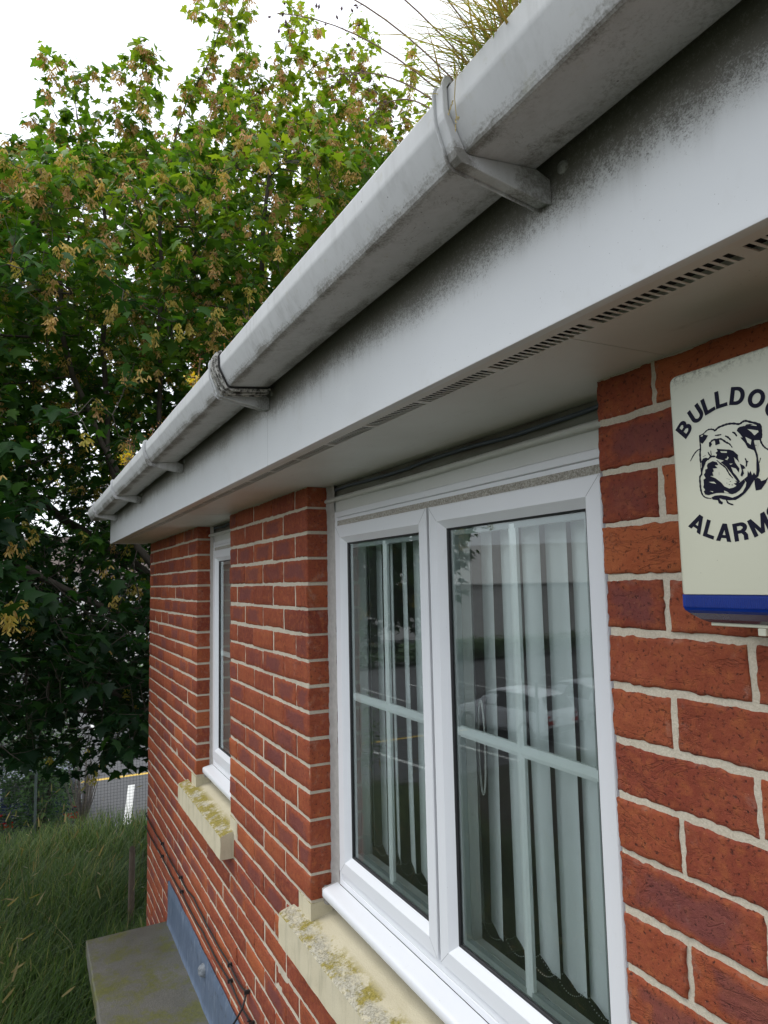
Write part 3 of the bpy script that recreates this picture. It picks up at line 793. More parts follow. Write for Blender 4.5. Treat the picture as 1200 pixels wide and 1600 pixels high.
# ================================================================== VEHICLES AND FAR BUILDINGS
def paint(name, c): return simple(name, c, .22, var=.04, scale=2, spec=.7)
M['carglass'] = simple('car_glass', (.015, .018, .02), .06, spec=.8)
M['tyre'] = simple('tyre_rubber', (.02, .02, .02), .85)
M['rim'] = simple('alloy_rim', (.45, .46, .47), .3, .8)
M['lamp_red'] = simple('red_tail_lens', (.45, .01, .01), .2)
M['lamp_clear'] = simple('clear_headlamp', (.75, .77, .8), .15)
M['plastic'] = simple('black_plastic', (.02, .02, .022), .5)
def car(loc, rz, mat, label, kind='hatch', group=None):
    L, W = (4.1, 1.74) if kind == 'hatch' else ((4.6, 1.80) if kind == 'saloon' else (5.0, 1.95))
    t = empty('van' if kind == 'van' else 'parked_car', loc, label, 'van' if kind == 'van' else 'car', group, rz)
    h = L/2
    # stations: x, z of the sill, waist, roof (or bonnet) line, half width at waist, half width at top
    if kind == 'van':
        S = [(-h, .45, 1.0, 1.05, .80, .78), (-h+.05, .3, 1.1, 1.95, .93, .82), (-h+.3, .25, 1.12, 2.08, .96, .84), (0, .24, 1.12, 2.10, .97, .84), (h-1.9, .24, 1.12, 2.08, .97, .82), (h-1.35, .24, 1.12, 1.75, .96, .76), (h-.95, .24, 1.10, 1.16, .95, .90), (h-.3, .26, .95, 1.0, .92, .86), (h-.04, .32, .75, .80, .84, .80), (h, .42, .6, .62, .80, .78)]
    elif kind == 'hatch':
        S = [(-h, .42, .72, .75, .70, .68), (-h+.06, .30, .85, .98, .82, .66), (-h+.35, .26, .90, 1.36, .86, .62), (-h+.8, .22, .91, 1.45, .87, .62), (0, .20, .90, 1.48, .87, .62), (h-1.55, .20, .90, 1.38, .87, .62), (h-1.15, .20, .88, 1.10, .87, .66), (h-.95, .20, .86, .93, .86, .78), (h-.3, .26, .74, .78, .82, .74), (h-.04, .30, .60, .62, .72, .68), (h, .40, .52, .54, .66, .62)]
    else:
        S = [(-h, .42, .80, .83, .72, .70), (-h+.08, .32, .92, .97, .83, .74), (-h+.55, .28, .94, 1.02, .88, .74), (-h+1.05, .24, .93, 1.36, .89, .62), (-h+1.5, .22, .92, 1.43, .90, .63), (0, .20, .91, 1.45, .90, .63), (h-1.75, .20, .90, 1.36, .90, .63), (h-1.3, .20, .88, 1.08, .89, .68), (h-1.1, .20, .87, .92, .88, .80), (h-.35, .26, .76, .80, .84, .76), (h-.05, .30, .62, .64, .74, .70), (h, .40, .54, .56, .68, .64)]
    V = []; rows = 9
    for (x, zs_, zw, zr, ww, wt) in S:
        ring = [(ww*.86, zs_), (ww*.99, zs_+.12), (ww, (zs_+zw)/2), (ww*.985, zw-.06), (ww*.955, zw), (wt+(ww*.955-wt)*.35, zw+(zr-zw)*.68), (wt, zr-.02 if zr > zw+.1 else zr-.005), (wt*.82, zr+.015), (0, zr+.03)]
        full = [(y, z) for y, z in ring]+[(-y, z) for y, z in ring[-2::-1]]
        V += [(x, y, z) for y, z in full]
    k = 17; F = []
    for i in range(len(S)-1):
        for j in range(k-1):
            a = i*k+j; F.append((a, a+k, a+k+1, a+1))
        F.append((i*k+k-1, i*k+2*k-1, i*k+k, i*k))
    F.append(tuple(range(k))); F.append(tuple(range((len(S)-1)*k, len(S)*k))[::-1])
    b = MB(); b.add(V, F); b.build('body', mat, t, smooth='auto', local=True, angle=28)
    # glazing laid just proud of the cabin band
    gl = MB()
    def side(i0, i1, s, u0=.1, u1=.9):
        Q = []
        for i in (i0, i1):
            x, zs_, zw, zr, ww, wt = S[i]
            for u in (.10, .90):
                y = (ww*.955+(wt-ww*.955)*u)+.006; Q.append((x, s*y, zw+(zr-zw)*u))
        f = (0, 2, 3, 1) if s < 0 else (0, 1, 3, 2)
        gl.add(Q, [f])
    cab = [i for i in range(len(S)-1) if S[i][3]-S[i][2] > .2 and S[i+1][3]-S[i+1][2] > .2]
    if kind == 'van': cab = cab[-2:]
    for i in cab:
        side(i, i+1, 1); side(i, i+1, -1)
    fi = max(cab)+1
    a, c = S[fi-0], S[min(fi+1, len(S)-1)]
    def band(p, q, e):
        x0, _, zw0, z0, ww0, wt0 = p; x1, _, zw1, z1, ww1, wt1 = q
        gl.add([(x0, -wt0*.9, z0+.02+e), (x0, wt0*.9, z0+.02+e), (x1, wt1*.9, z1+.03+e), (x1, -wt1*.9, z1+.03+e)], [(0, 1, 2, 3)])
    band(S[fi], S[fi+1] if fi+1 < len(S) else S[fi], .008); band(S[fi-1], S[fi], .010)
    if kind != 'van':
        r0 = min(cab); band(S[r0], S[r0-1], .008)
    gl.build('window_glass', M['carglass'], t, local=True)
    for sx in (-1, 1):
        for sy in (-1, 1):
            wx = sx*(h-.78) if kind != 'van' else sx*(h-.95)
            wv = MB(); n = 22; prof = [(.30, 0), (.315, .03), (.315, .16), (.30, .19), (.21, .19), (.20, .03)]
            VV = []; FF = []
            for a_ in range(n):
                th = 2*math.pi*a_/n
                for (r, d) in prof: VV.append((wx+math.cos(th)*r, sy*(W/2+.02-d), .315+math.sin(th)*r))
            m_ = len(prof)
            for a_ in range(n):
                for j in range(m_):
                    FF.append((a_*m_+j, a_*m_+(j+1) % m_, ((a_+1) % n)*m_+(j+1) % m_, ((a_+1) % n)*m_+j))
            wv.add(VV, FF); wo_ = wv.build('wheel', M['tyre'], t, smooth='auto', local=True)
            rm = MB(); VV = [(wx, sy*(W/2-.01), .315)]; FF = []
            for a_ in range(30):
                th = 2*math.pi*a_/30; rr_ = .205 if a_ % 6 < 4 else .12
                VV.append((wx+math.cos(th)*rr_, sy*(W/2+.005-.02), .315+math.sin(th)*rr_))
            FF = [(0, 1+i, 1+(i+1) % 30) for i in range(30)]
            rm.add(VV, FF); rm.build('rim', M['rim'], wo_, local=True)
    for s in (-1, 1):
        q = MB(); x = -h-.006; yy = s*(S[0][4]*.80)
        q.prism([(x-.012, .60), (x+.05, .57), (x+.10, .86), (x+.03, .86)], min(yy-.14, yy+.14), max(yy-.14, yy+.14), axis='y')
        q.build('tail_lamp', M['lamp_red'], t, local=True, bevel=.01)
        q = MB(); q.prism([(h-.05, .60), (h+.012, .58), (h-.02, .70), (h-.12, .72)], yy-.15, yy+.15, axis='y')
        q.build('headlamp', M['lamp_clear'], t, local=True, bevel=.01)
    for (u0, u1, v, z0_, z1_) in ((-h-.03, -h+.03, .66, .34, .52), (h-.03, h+.03, .62, .24, .40)):
        q = MB(); q.box(u0, u1, -v, v, z0_, z1_); q.build('bumper', M['plastic'], t, local=True, bevel=.02)
    return t
G = PZ-.05
white = paint('white_car_paint', (.72, .73, .75)); silver = paint('silver_car_paint', (.42, .44, .46)); red = paint('red_car_paint', (.38, .012, .014)); dblue = paint('dark_blue_car_paint', (.02, .03, .07)); greyb = paint('pale_blue_car_paint', (.34, .40, .46))
car((-15.5, -.42, G), R(180), dblue, 'dark blue hatchback showing red tail lamps through the bushes behind the fence', 'hatch')
car((-15.9, -3.0, G), R(178), greyb, 'pale blue-grey saloon beyond the left edge of the fence bushes', 'saloon')
car((-24.5, -2.3, G), R(2), white, 'white van seen through the lowest leaves of the maple', 'van')
car((-17.4, -13.6, G), R(170), white, 'white hatchback mirrored in the right pane of the big window', 'hatch')
car((-17.6, -16.8, G), R(182), silver, 'silver saloon parked left of the white hatchback, facing the hedge', 'saloon')
car((-24.5, -8.2, G), R(-4), red, 'red saloon parked alone near the long hedge', 'saloon')

def far_house(loc, wx, wy, h, label, wallm, roofm, nwin=5, floors=2, rz=0):
    t = empty('building', loc, label, 'building', rz=rz)
    w_ = MB(); w_.box(-wx/2, wx/2, -wy/2, wy/2, -.1, h); w_.build('wall', wallm, t, local=True)
    r = MB(); o = .35
    r.prism([(-wx/2-o, h-.05), (wx/2+o, h-.05), (wx/2+o, h+.08), (0, h+wx*.30), (-wx/2-o, h+.08)], -wy/2-o, wy/2+o, axis='y')
    r.build('roof', roofm, t, local=True)
    for f in range(floors):
        for i in range(nwin):
            y = -wy/2+wy*(i+.5)/nwin; z = 1.0+f*2.7
            fr = MB(); x = wx/2
            for a, b, c, d in ((y-.65, y+.65, z-.06, z), (y-.65, y+.65, z+1.2, z+1.26), (y-.65, y-.59, z, z+1.2), (y+.59, y+.65, z, z+1.2), (y-.03, y+.03, z, z+1.2)):
                fr.box(x-.02, x+.05, a, b, c, d)
            fo = fr.build('window', M['upvc'], t, local=True)
            g = MB(); g.box(x-.01, x+.02, y-.59, y-.03, z, z+1.2); g.box(x-.01, x+.02, y+.03, y+.59, z, z+1.2); g.build('pane', M['carglass'], fo, local=True)
    return t
M['render'] = simple('pale_render', (.62, .60, .56), .9, var=.08, scale=1)
M['farbrick'] = simple('distant_brick', (.26, .12, .08), .9, var=.2, scale=4)
far_house((-50, 6, G), 9, 26, 5.8, 'long pale rendered building beyond the car park, glimpsed through the maple leaves', M['render'], M['tile'], 8)
far_house((-52, -38, G), 12, 84, 4.6, 'long pale low block added far across the car park to brighten the window reflections', M['render'], M['render'], 0, 1, R(37))  # added pale block, placed to brighten the lower reflection in the panes
bush('hedge', (-36, -24, G), 1.0, 13, 1.4, 7000, 'long dark hedge behind the far parking row', 'hedge', .28, None, 21, 20)
bush('hedge', (-35, 6, G), 1.0, 7, 1.6, 3000, 'low hedge in front of the pale rendered building', 'hedge', .28, None, 22, 12)
# ================================================================== THE BRICK BUILDING
XF0, XF1, XM0, XR0, XEND = -2.97, -1.517, -0.89, 1.205, 3.6
_T = np.random.default_rng(5).random((32, 32, 32))
def vn(P, s):
    p = P*s; i = np.floor(p).astype(int); f = p-i; f = f*f*(3-2*f)
    def g(a, b, c): return _T[(i[..., 0]+a) % 32, (i[..., 1]+b) % 32, (i[..., 2]+c) % 32]
    x, y, z = f[..., 0], f[..., 1], f[..., 2]
    r = (g(0,0,0)*(1-x)+g(1,0,0)*x)*(1-y)+(g(0,1,0)*(1-x)+g(1,1,0)*x)*y
    q = (g(0,0,1)*(1-x)+g(1,0,1)*x)*(1-y)+(g(0,1,1)*(1-x)+g(1,1,1)*x)*y
    return r*(1-z)+q*z-.5
class Arr:
    def __init__(s): s.V = []; s.F = []; s.A = []; s.m = []; s.n = 0
    def add(s, V, F, A, mi):
        s.V.append(V); s.F.append(F+s.n); s.A.append(A); s.m.append(np.full(len(F), mi)); s.n += len(V)
brng = np.random.default_rng(99)
def brick(arr, x0, x1, z0, z1, depth, res, deep, amp=.0014, xf=None):
    w_, h_ = x1-x0, z1-z0
    e = [0, .0012, .003, .0065] if res < .012 else [0, .004]
    def axis(L):
        n = max(1, int((L-2*e[-1])/res)); mid = np.linspace(e[-1], L-e[-1], n+1)
        return np.concatenate([e[:-1], mid, L-np.array(e[:-1])[::-1]])
    if w_ < .03: return
    X, Z = axis(w_), axis(h_); gx, gz = np.meshgrid(X, Z); nx, nz = len(X), len(Z)
    de = np.minimum(np.minimum(gx, w_-gx), np.minimum(gz, h_-gz))
    P = np.stack([gx+x0, np.zeros_like(gx), gz+z0], -1)
    rr = .0042
    y = np.where(de < rr, (1-de/rr)**2*.0030, 0)
    Q = P+brng.uniform(0, 30)
    y = y+vn(Q, 22)*amp*1.6+vn(Q, 60)*amp*1.1
    fold = np.abs(vn(Q*np.array([1, 1, 2.2])+vn(Q, 14)[..., None]*.05, 19)); y = y+np.clip(.05-fold, 0, 1)*amp*16
    y = y+vn(Q, 190)*.0011+vn(Q, 420)*.0006
    tilt = brng.normal(0, .0009); y = y+tilt+(gx/w_-.5)*brng.normal(0, .0012)
    y = np.where(de < rr, y, np.minimum(y, .0027)); y = np.maximum(y, -.004)
    edge = np.clip(1-de/.010, 0, 1)
    P[..., 0] += edge*(vn(Q+5, 95)*.0042+vn(Q+5, 260)*.0016); P[..., 2] += edge*(vn(Q+9, 85)*.0036+vn(Q+9, 260)*.0016)
    P[..., 1] = y
    u = gx/w_; v = gz/h_; bid = brng.random()
    V = P.reshape(-1, 3); A = np.stack([u, v, np.full_like(u, bid)], -1).reshape(-1, 3)
    idx = np.arange(nx*nz).reshape(nz, nx)
    F = np.stack([idx[:-1, :-1], idx[:-1, 1:], idx[1:, 1:], idx[1:, :-1]], -1).reshape(-1, 4)
    # sides
    loop = np.concatenate([idx[0, :], idx[1:, -1], idx[-1, -2::-1], idx[-2:0:-1, 0]]); k = len(loop)
    ys = [.006, .02, .04, .06, .08, depth] if deep and res < .03 else ([.02, depth] if deep else [.012])
    Vs = [V]; As = [A]; prev = loop; Fs = [F]; n0 = len(V)
    for yy in ys:
        B = V[loop].copy(); B[:, 1] = yy
        if deep:
            N = vn(B+bid*9, 60)*.0022
            ax = np.where(np.abs(B[:, 0]-x0) < .006, -1, np.where(np.abs(B[:, 0]-x1) < .006, 1, 0)); B[:, 0] += ax*N
        cur = np.arange(n0, n0+k)
        Fs.append(np.stack([prev, np.roll(prev, -1), np.roll(cur, -1), cur], -1)[:, ::-1])
        Vs.append(B); As.append(A[loop]); prev = cur; n0 += k
    V = np.vstack(Vs)
    if xf is not None: V = xf(V)
    arr.add(V, np.vstack(Fs), np.vstack(As), 0)
def boxarr(arr, x0, x1, y0, y1, z0, z1, mi):
    V = np.array([(x0,y0,z0),(x1,y0,z0),(x1,y1,z0),(x0,y1,z0),(x0,y0,z1),(x1,y0,z1),(x1,y1,z1),(x0,y1,z1)], float)
    arr.add(V, np.array([(0,3,2,1),(4,5,6,7),(0,1,5,4),(1,2,6,5),(2,3,7,6),(3,0,4,7)]), np.full((8, 3), .5), mi)
def zj(j): return -.075*(j-3)
def lay(arr, xa, xb, anchor, direction, r, cornerL, cornerR, xf=None, zmax=.2875, far=False):
    """one course between xa and xb, bond anchored at a corner"""
    first = .1075 if r % 2 else .22
    J = []; p = anchor+direction*first
    while xa+.0 < p < xb or (direction > 0 and p < xb) or (direction < 0 and p > xa):
        if xa+.055 < p < xb-.055: J.append(p)
        p += direction*.225
        if p < xa-1 or p > xb+1: break
    J = sorted(J); E = [xa-.005]+J+[xb+.005]
    z0, z1 = zj(r+1)+.005, min(zj(r)-.005, zmax)
    for i in range(len(E)-1):
        a, b = E[i]+.005, E[i+1]-.005
        if b-a < .02: continue
        j = brng.normal(0, .0011, 4)
        if i == 0: j[0] = 0
        if i == len(E)-2: j[1] = 0
        deep = (i == 0 and cornerL) or (i == len(E)-2 and cornerR)
        mid = (a+b)/2; zz = (z0+z1)/2
        d = math.dist((mid, 0, zz), tuple(CAMP))
        res = .0035 if d < 1.15 else (.007 if d < 2.2 else (.014 if d < 3.6 else .03))
        if far or mid > 2.05: res = .05
        if zz < -2.3 and mid > -1.9: res = .05
        brick(arr, a+j[0], b+j[1], z0+j[2]*.8, z1+j[3]*.8, .1015, res, deep or False, xf=xf)
house = empty('brick_building', (0, 0, GZ), 'red brick building with white eaves board, gutter and two white windows', 'building')
def build_wall():
    W = Arr()
    for r in range(-1, 57):
        if r <= 14:
            lay(W, XF0, XF1, XF1, -1, r, True, True); lay(W, XM0, 0, 0, -1, r, True, True); lay(W, XR0, XEND, XR0, 1, r, True, False)
        elif r == 15:
            lay(W, XF0, XF1-.105, XF1, -1, r, True, False); lay(W, XM0+.105, -.105, 0, -1, r, False, False); lay(W, XR0+.105, XEND, XR0, 1, r, False, False)
        elif r == 16:
            lay(W, XF0, -1.66, XF1, -1, r, True, False); lay(W, -.835, -.142, 0, -1, r, False, False); lay(W, 1.347, XEND, XR0, 1, r, False, False)
        else:
            o = 0 if r % 2 else .1125
            xa = -1.6245+.225+o; xc = 1.3125-.225-o
            lay(W, XF0, xa-.005, XF1, -1, r, True, False); lay(W, xa+.005, xc-.005, 0, -1, r, False, False); lay(W, xc+.005, XEND, XR0, 1, r, False, False)
    m = .0034; yb = .1
    boxarr(W, XF0+m, XF1-m, m, yb, -1.06, .30, 1); boxarr(W, XM0+m, -m, m, yb, -1.06, .30, 1); boxarr(W, XR0+m, XEND, m, yb, -1.06, .30, 1)
    boxarr(W, XF0+m, XEND, m, yb, GZ-.2, -1.0601, 1)
    # gable end, facing away to the left
    E = Arr()
    def xf(V): return np.column_stack([XF0+V[:, 1]*1.0, V[:, 0]*-1.0, V[:, 2]])
    for r in range(-22, 57):
        top = zj(r)
        ymax = 6.0 if top < .35 else max(.6, 5.6-abs(0))
        if top > .35:
            lo = .1015+(top-.45)/.55; hi = 6.0-(top-.45)/.55
            if hi-lo < .4: continue
        else: lo, hi = .1065, 6.0
        lay(E, -hi, -lo, -.1065+(.11 if r % 2 else 0), -1, r, False, False, xf=xf, zmax=9, far=True)
    W.add(np.vstack(E.V), np.vstack(E.F), np.vstack(E.A), 0)
    boxarr(W, XF0+m, XF0+.1, .1005, 5.99, GZ-.2, .44, 1)
    V = np.array([(XF0+m, .1005, .4401), (XF0+m, 5.99, .4401), (XF0+m, 3.05, 2.0), (XF0+.1, .1005, .4401), (XF0+.1, 5.99, .4401), (XF0+.1, 3.05, 2.0)], float)
    W.add(V, np.array([(0, 1, 2, 2), (3, 5, 4, 4)]), np.full((6, 3), .5), 1)
    V = np.vstack(W.V); F = np.vstack(W.F)
    o = arr_mesh('wall', V, F, [M['brick'], M['mortar']], house, np.vstack(W.A), smooth=False, matidx=np.concatenate(W.m))
    o.data.validate()
    o.data.shade_smooth(); o.data.set_sharp_from_angle(angle=R(50))
    print('wall verts', len(V))
build_wall()
def inner_shell():
    m = MB(); a, b = .1035, .27
    for (x0, x1) in ((XF0+.1, XF1-.03), (XM0+.03, -.03), (XR0+.03, XEND)): m.box(x0, x1, a, b, -1.06, .30)
    m.box(XF0+.1, XEND, a, b, GZ, -1.061)
    m.box(XF0+.1035, XF0+.25, b+.001, 5.9, GZ, .43); m.box(XEND-.15, XEND-.001, b+.001, 5.9, GZ, .30)
    m.box(XF0+.26, XEND-.16, 3.4, 3.5, -1.75, .29); m.box(XF0, XEND, 5.9, 6.0, GZ, .43)
    m.box(-1.0, -.9, .271, 3.39, -1.75, .29)
    m.box(XF0+.2501, XEND-.151, b+.002, 5.89, .2905, .34)
    m.build('interior_wall', M['plaster'], house)
    f = MB(); f.box(XF0+.2502, XEND-.1505, b+.002, 5.88, -1.85, -1.76); f.build('interior_floor', M['carpet'], house)
inner_shell()

# ---- roof, fascia, soffit
def skew(mb, fall=0.0):
    out = []
    for (x, y, z) in mb.v:
        w_ = min(1, max(0, (-.1-y)/.1)); out.append((x, y+.0068*(x-1.3)*w_, z+fall*(x-1.3)))
    mb.v = out
XL = -2.955
def roof():
    m = MB(); n = 22; V = []; F = []
    # overlapping tile courses up both slopes
    for s in (0, 1):
        for i in range(n):
            t0, t1 = i/n, (i+1)/n
            def pt(t, dz):
                y = -.30+t*3.35 if s == 0 else 6.40-t*3.35
                return y, .535+t*1.72+dz
            y0, z0 = pt(t0, .022); y1, z1 = pt(min(1, t1+.012), .006); 
            m.prism([(y0, z0-.018), (y0, z0), (y1, z1), (y1, z1-.018)], XL-.05, XEND+.1)
    m.prism([(2.95, 2.27), (3.05, 2.34), (3.15, 2.27), (3.05, 2.30)], XL-.05, XEND+.1)
    r = m.build('roof', M['tile'], house)
    m = MB(); m.prism([(-.222, .44), (3.05, 2.12), (6.3, .44), (6.3, .36), (3.05, 2.02), (-.222, .36)], XF0+.12, XEND+.05)
    m.build('roof_deck', M['wood'], house)
roof()
def fascia():
    m = MB()
    # board with rounded lower nose returning under as a small lip
    m.prism([(-.225, .545), (-.2255, .2865), (-.2247, .2838), (-.223, .283), (-.213, .283), (-.213, .2855), (-.216, .287), (-.216, .545)], XL, XEND, n=40)
    skew(m); f = m.build('fascia_board', M['fascia'], house, smooth='auto')
    m = MB(); m.box(.3565, .3578, -.2300, -.2254, .2835, .42); skew(m); m.v = [(a, b-.0004+(.0068*(-.943) if False else 0), c) for a, b, c in m.v]
    # the butt joint between two boards: a hairline of grime and a slim cover
    m2 = MB(); m2.box(.3568, .3572, -.22565, -.2240, .284, .44); skew(m2); m2.build('board_joint', M['seam'], f)
    m = MB(); m.box(XL-.004, XL-.0005, -.2262, -.02, .2832, .545); skew(m); m.build('end_board', M['fascia'], house)
fascia()
def soffit():
    m = MB(); z0, z1 = .289, .296
    ya, yb = -.1872, -.1622
    m.box(XL, XEND, -.2155, ya, z0, z1); 
    # rear boards with butt joints
    xs = [XL, -2.05, -.905, .352, 1.335, 2.4, XEND]
    for a, b in zip(xs[:-1], xs[1:]): m.box(a+.0006, b-.0006, yb, .112, z0+(.0006 if int(a*10) % 2 else 0), z1)
    gp = .1915; x = 1.3908-gp*23
    while x < XEND:
        g0, g1 = x, x+.1815; n = 17; p = (g1-g0)/n
        m.box(g1, min(XEND, x+gp), ya+.0001, yb-.0001, z0+.0002, z0+.0016)
        for k in range(n):
            m.box(g0+p*k+.0068, g0+p*(k+1), ya+.0001, yb-.0001, z0+.0003, z0+.0007)
        x += gp
    m.v = [(max(XL, a), b, c) for a, b, c in m.v]
    skew(m)
    s = m.build('soffit', M['soffit'], house)
    m = MB(); m.box(XL, XEND, -.195, -.155, .2962, .31); m.build('vent_shade_fill', M['dark'], s)  # solid black box above the slots paints their inner shade
soffit()

# ---- stone sills with raised stools
def sill(x0, x1, o0, o1, name='stone_sill', label=None):
    P = []
    def line(a, b, n):
        for i in range(n): P.append((a[0]+(b[0]-a[0])*i/n, a[1]+(b[1]-a[1])*i/n))
    line((-.050, -1.052), (-.0485, -.968), 9); line((-.0485, -.968), (-.043, -.9635), 2); line((-.043, -.9635), (.10, -.925), 14); line((.10, -.925), (.10, -1.052), 2); line((.10, -1.052), (-.050, -1.052), 3)
    m = MB(); m.prism(P, x0, x1, n=int((x1-x0)/.012))
    V = np.array(m.v); c = np.array([(x0+x1)/2, .03, -1.0])
    d = vn(V, 28)*.0035+vn(V, 90)*.0016
    V[:, 1] += np.where(V[:, 1] < -.03, d, 0); V[:, 2] += np.where(V[:, 2] > -.99, vn(V+4, 30)*.003+vn(V+4, 110)*.0012, 0)
    V[:, 0] += np.where(V[:, 0] < x0+.001, vn(V, 40)*.003, np.where(V[:, 0] > x1-.001, vn(V, 40)*.004, 0))
    m.v = [tuple(p) for p in V]
    # stools under the jambs
    for a, b in ((o0-.10, o0-.0005), (o1+.0005, o1+.10)):
        m.box(a, b, .0008, .068, -.96, -.9035)
    o = m.build(name, M['stone'], house, smooth='auto', angle=30)
    if label: o['label'] = label
    return o
sill(-.137, 1.342, 0, XR0, label='long cream stone sill with lichen and moss under the big window')
sill(-1.690, -.842, XF1, XM0, label='short cream stone sill with bright olive moss under the narrow window')

# ---- white plastic windows
def ring(m, x0, x1, z0, z1, prof, mi=0):
    V = []; F = []
    for (i, y) in prof: V += [(x0+i, y, z0+i), (x1-i, y, z0+i), (x1-i, y, z1-i), (x0+i, y, z1-i)]
    for j in range(len(prof)-1):
        for k in range(4):
            a = j*4+k; b = j*4+(k+1) % 4; F.append((a, b, b+4, a+4))
    m.add(V, F, mi)
def window(o0, o1, sashes, name, label):
    fx0, fx1, fz0, fz1 = o0+.048, o1-.048, -.845, .208
    m = MB()
    ring(m, fx0, fx1, fz0, fz1, [(0, .16), (0, .0715), (.0015, .0700), (.0150, .0700), (.0165, .0715), (.0168, .078), (.030, .079), (.030, .16)])
    m.box(fx0+.0171, fx1-.0171, .0722, .0780, fz0+.0172, -.799)                       # lower rail filler
    m.box(fx0+.0171, fx1-.0171, .0735, .0785, -.812, -.8065)
    m.box(fx0+.0171, fx1-.0171, .0722, .0780, .160, fz1-.0172)
    win = m.build('window', M['upvc'], house, smooth=False, bevel=.0008, seg=1); win['label'] = label
    sd = MB()
    xa = fx0+.0175
    sd.box(fx0+.018, fx1-.018, .0712, .0721, .1665, .1815); dirt = sd.build('gritty_strip', M['grit'], win)
    for i in range(len(sashes)-1):
        mm = MB(); mx_ = (sashes[i][1]+sashes[i+1][0])/2
        mm.box(mx_-.02, mx_+.02, .079, .15, fz0+.018, fz1-.018); mm.build('mullion', M['upvc'], win)
        g = MB(); g.box(sashes[i][1]-.001, sashes[i+1][0]+.001, .0745, .0788, -.812, .176); g.build('gasket', M['gasket'], win)
    bars = []
    for (a, b) in sashes:
        z0, z1 = -.806, .1655
        s = MB(); ring(s, a, b, z0, z1, [(0, .0735), (0, .0655), (.0018, .0640), (.0335, .0640), (.0345, .0644), (.0500, .0785), (.0508, .0792), (.0508, .0815)])
        so_ = s.build('sash', M['upvc'], win, smooth='auto', angle=15)
        # hairline mitre joints at the four corners
        for (cx, cz, sx, sz) in ((a, z0, 1, 1), (b, z0, -1, 1), (b, z1, -1, -1), (a, z1, 1, -1)):
            h = MB(); d = .00035; p0 = (cx+sx*.002, cz+sz*.002); p1 = (cx+sx*.0335, cz+sz*.0335)
            h.add([(p0[0]-d, .06385, p0[1]+d*sx*sz), (p0[0]+d, .06385, p0[1]-d*sx*sz), (p1[0]+d, .06385, p1[1]-d*sx*sz), (p1[0]-d, .06385, p1[1]+d*sx*sz)], [(0, 1, 2, 3)]); h.build('mitre_line', M['seam'], so_)
        g = MB(); ring(g, a, b, z0, z1, [(.0508, .0796), (.0535, .0806), (.0548, .0835), (.0548, .086)]); g.build('gasket', M['gasket'], so_)
        gl = MB(); gl.add([(a+.053, .0850, z0+.053), (b-.053, .0850, z0+.053), (b-.053, .0850, z1-.053), (a+.053, .0850, z1-.053)], [(0, 1, 2, 3)]); gl.build('glass_pane', M['glass'], so_)
        sp = MB(); ring(sp, a, b, z0, z1, [(.0555, .0875), (.0555, .0990), ]); ring(sp, a, b, z0, z1, [(.0555, .0895), (.0665, .0895), (.0665, .1020), (.060, .104)]); sp.build('spacer', M['spacer'], so_)
        ib = MB(); ring(ib, a, b, z0, z1, [(.0555, .1035), (.0555, .135), (.02, .14)]); ring(ib, a, b, z0, z1, [(.0670, .1028), (.0550, .1034)]); ib.build('inner_frame', M['upvc_old'], so_)
        cx = (a+b)/2+.002; zb = -.318
        hb = .0112; pr = [(-hb, .0905), (-hb*.35, .0882), (hb*.35, .0882), (hb, .0905), (hb, .0975), (hb*.35, .1), (-hb*.35, .1), (-hb, .0975)]
        gb = MB(); gb.prism([(cx+p, y) for p, y in pr], z0+.058, z1-.058, axis='z')
        gb.build('glazing_bar', M['bar'], so_)
        gb = MB(); gb.prism([(y-.0003, zb+p) for p, y in pr], a+.058, b-.058, axis='x'); gb.build('glazing_bar', M['bar'], so_)
    # sealant down both jambs, ragged
    for x0, x1, sg in ((o0-.004, fx0-.0003, 1), (fx1+.0003, o1+.004, -1)):
        s = MB(); n = 110; V = []; F = []
        for i in range(n+1):
            z = -.90+1.19*i/n
            for k, (u, y) in enumerate(((0, .0635), (.35, .0685), (1, .0708))):
                x = x0+(x1-x0)*u if sg > 0 else x1+(x0-x1)*u
                V.append((x, y+vn(np.array([[x, i*.3, 2.]]), 1.7)[0]*.004, z))
        for i in range(n):
            for k in range(2):
                a = i*3+k; F.append((a, a+1, a+4, a+3) if sg > 0 else (a, a+3, a+4, a+1))
        s.add(V, F); s.build('sealant', M['sealant'], win, smooth=True)
    # head closure: board, quadrant bead, dirty recess, loose cable
    hd = MB(); hd.box(o0-.002, o1+.002, .0745, .10, .2083, .246); hd.build('head_board', M['upvc_old'], win, bevel=.001)
    hd = MB(); hd.prism([(.058, .247), (.0565, .2425), (.060, .2385), (.0742, .2375), (.0742, .2505), (.063, .2505)], o0-.002, o1+.002, n=30)
    hd.v = [(a, b+.0015*math.sin(a*9), c+.0012*math.sin(a*7+1)) for a, b, c in hd.v]
    hd.build('head_bead', M['upvc_old'], win, bevel=.001)
    hd = MB(); hd.box(o0-.002, o1+.002, .0805, .11, .2461, .288); hd.build('head_recess', M['dirtyboard'], win)
    hd = MB(); hd.tube([(o0+(o1-o0)*i/40, .074+.002*math.sin(i*.9), .2740+.0025*math.sin(i*.35)) for i in range(41)], .0042, 8); hd.build('loose_cable', M['bluecable'], win, smooth=True)
    # projecting cill with a rounded nose and end cap
    c = MB(); x0, x1 = o0+.032, o1-.014
    c.prism([(.0698, -.8455), (.034, -.8535), (.0275, -.8560), (.0245, -.8600), (.0245, -.8760), (.0265, -.8785), (.0300, -.8785), (.0320, -.8760), (.0330, -.8680), (.0698, -.8600)], x0, x1, n=2)
    co = c.build('cill', M['upvc'], win, smooth='auto', angle=50)
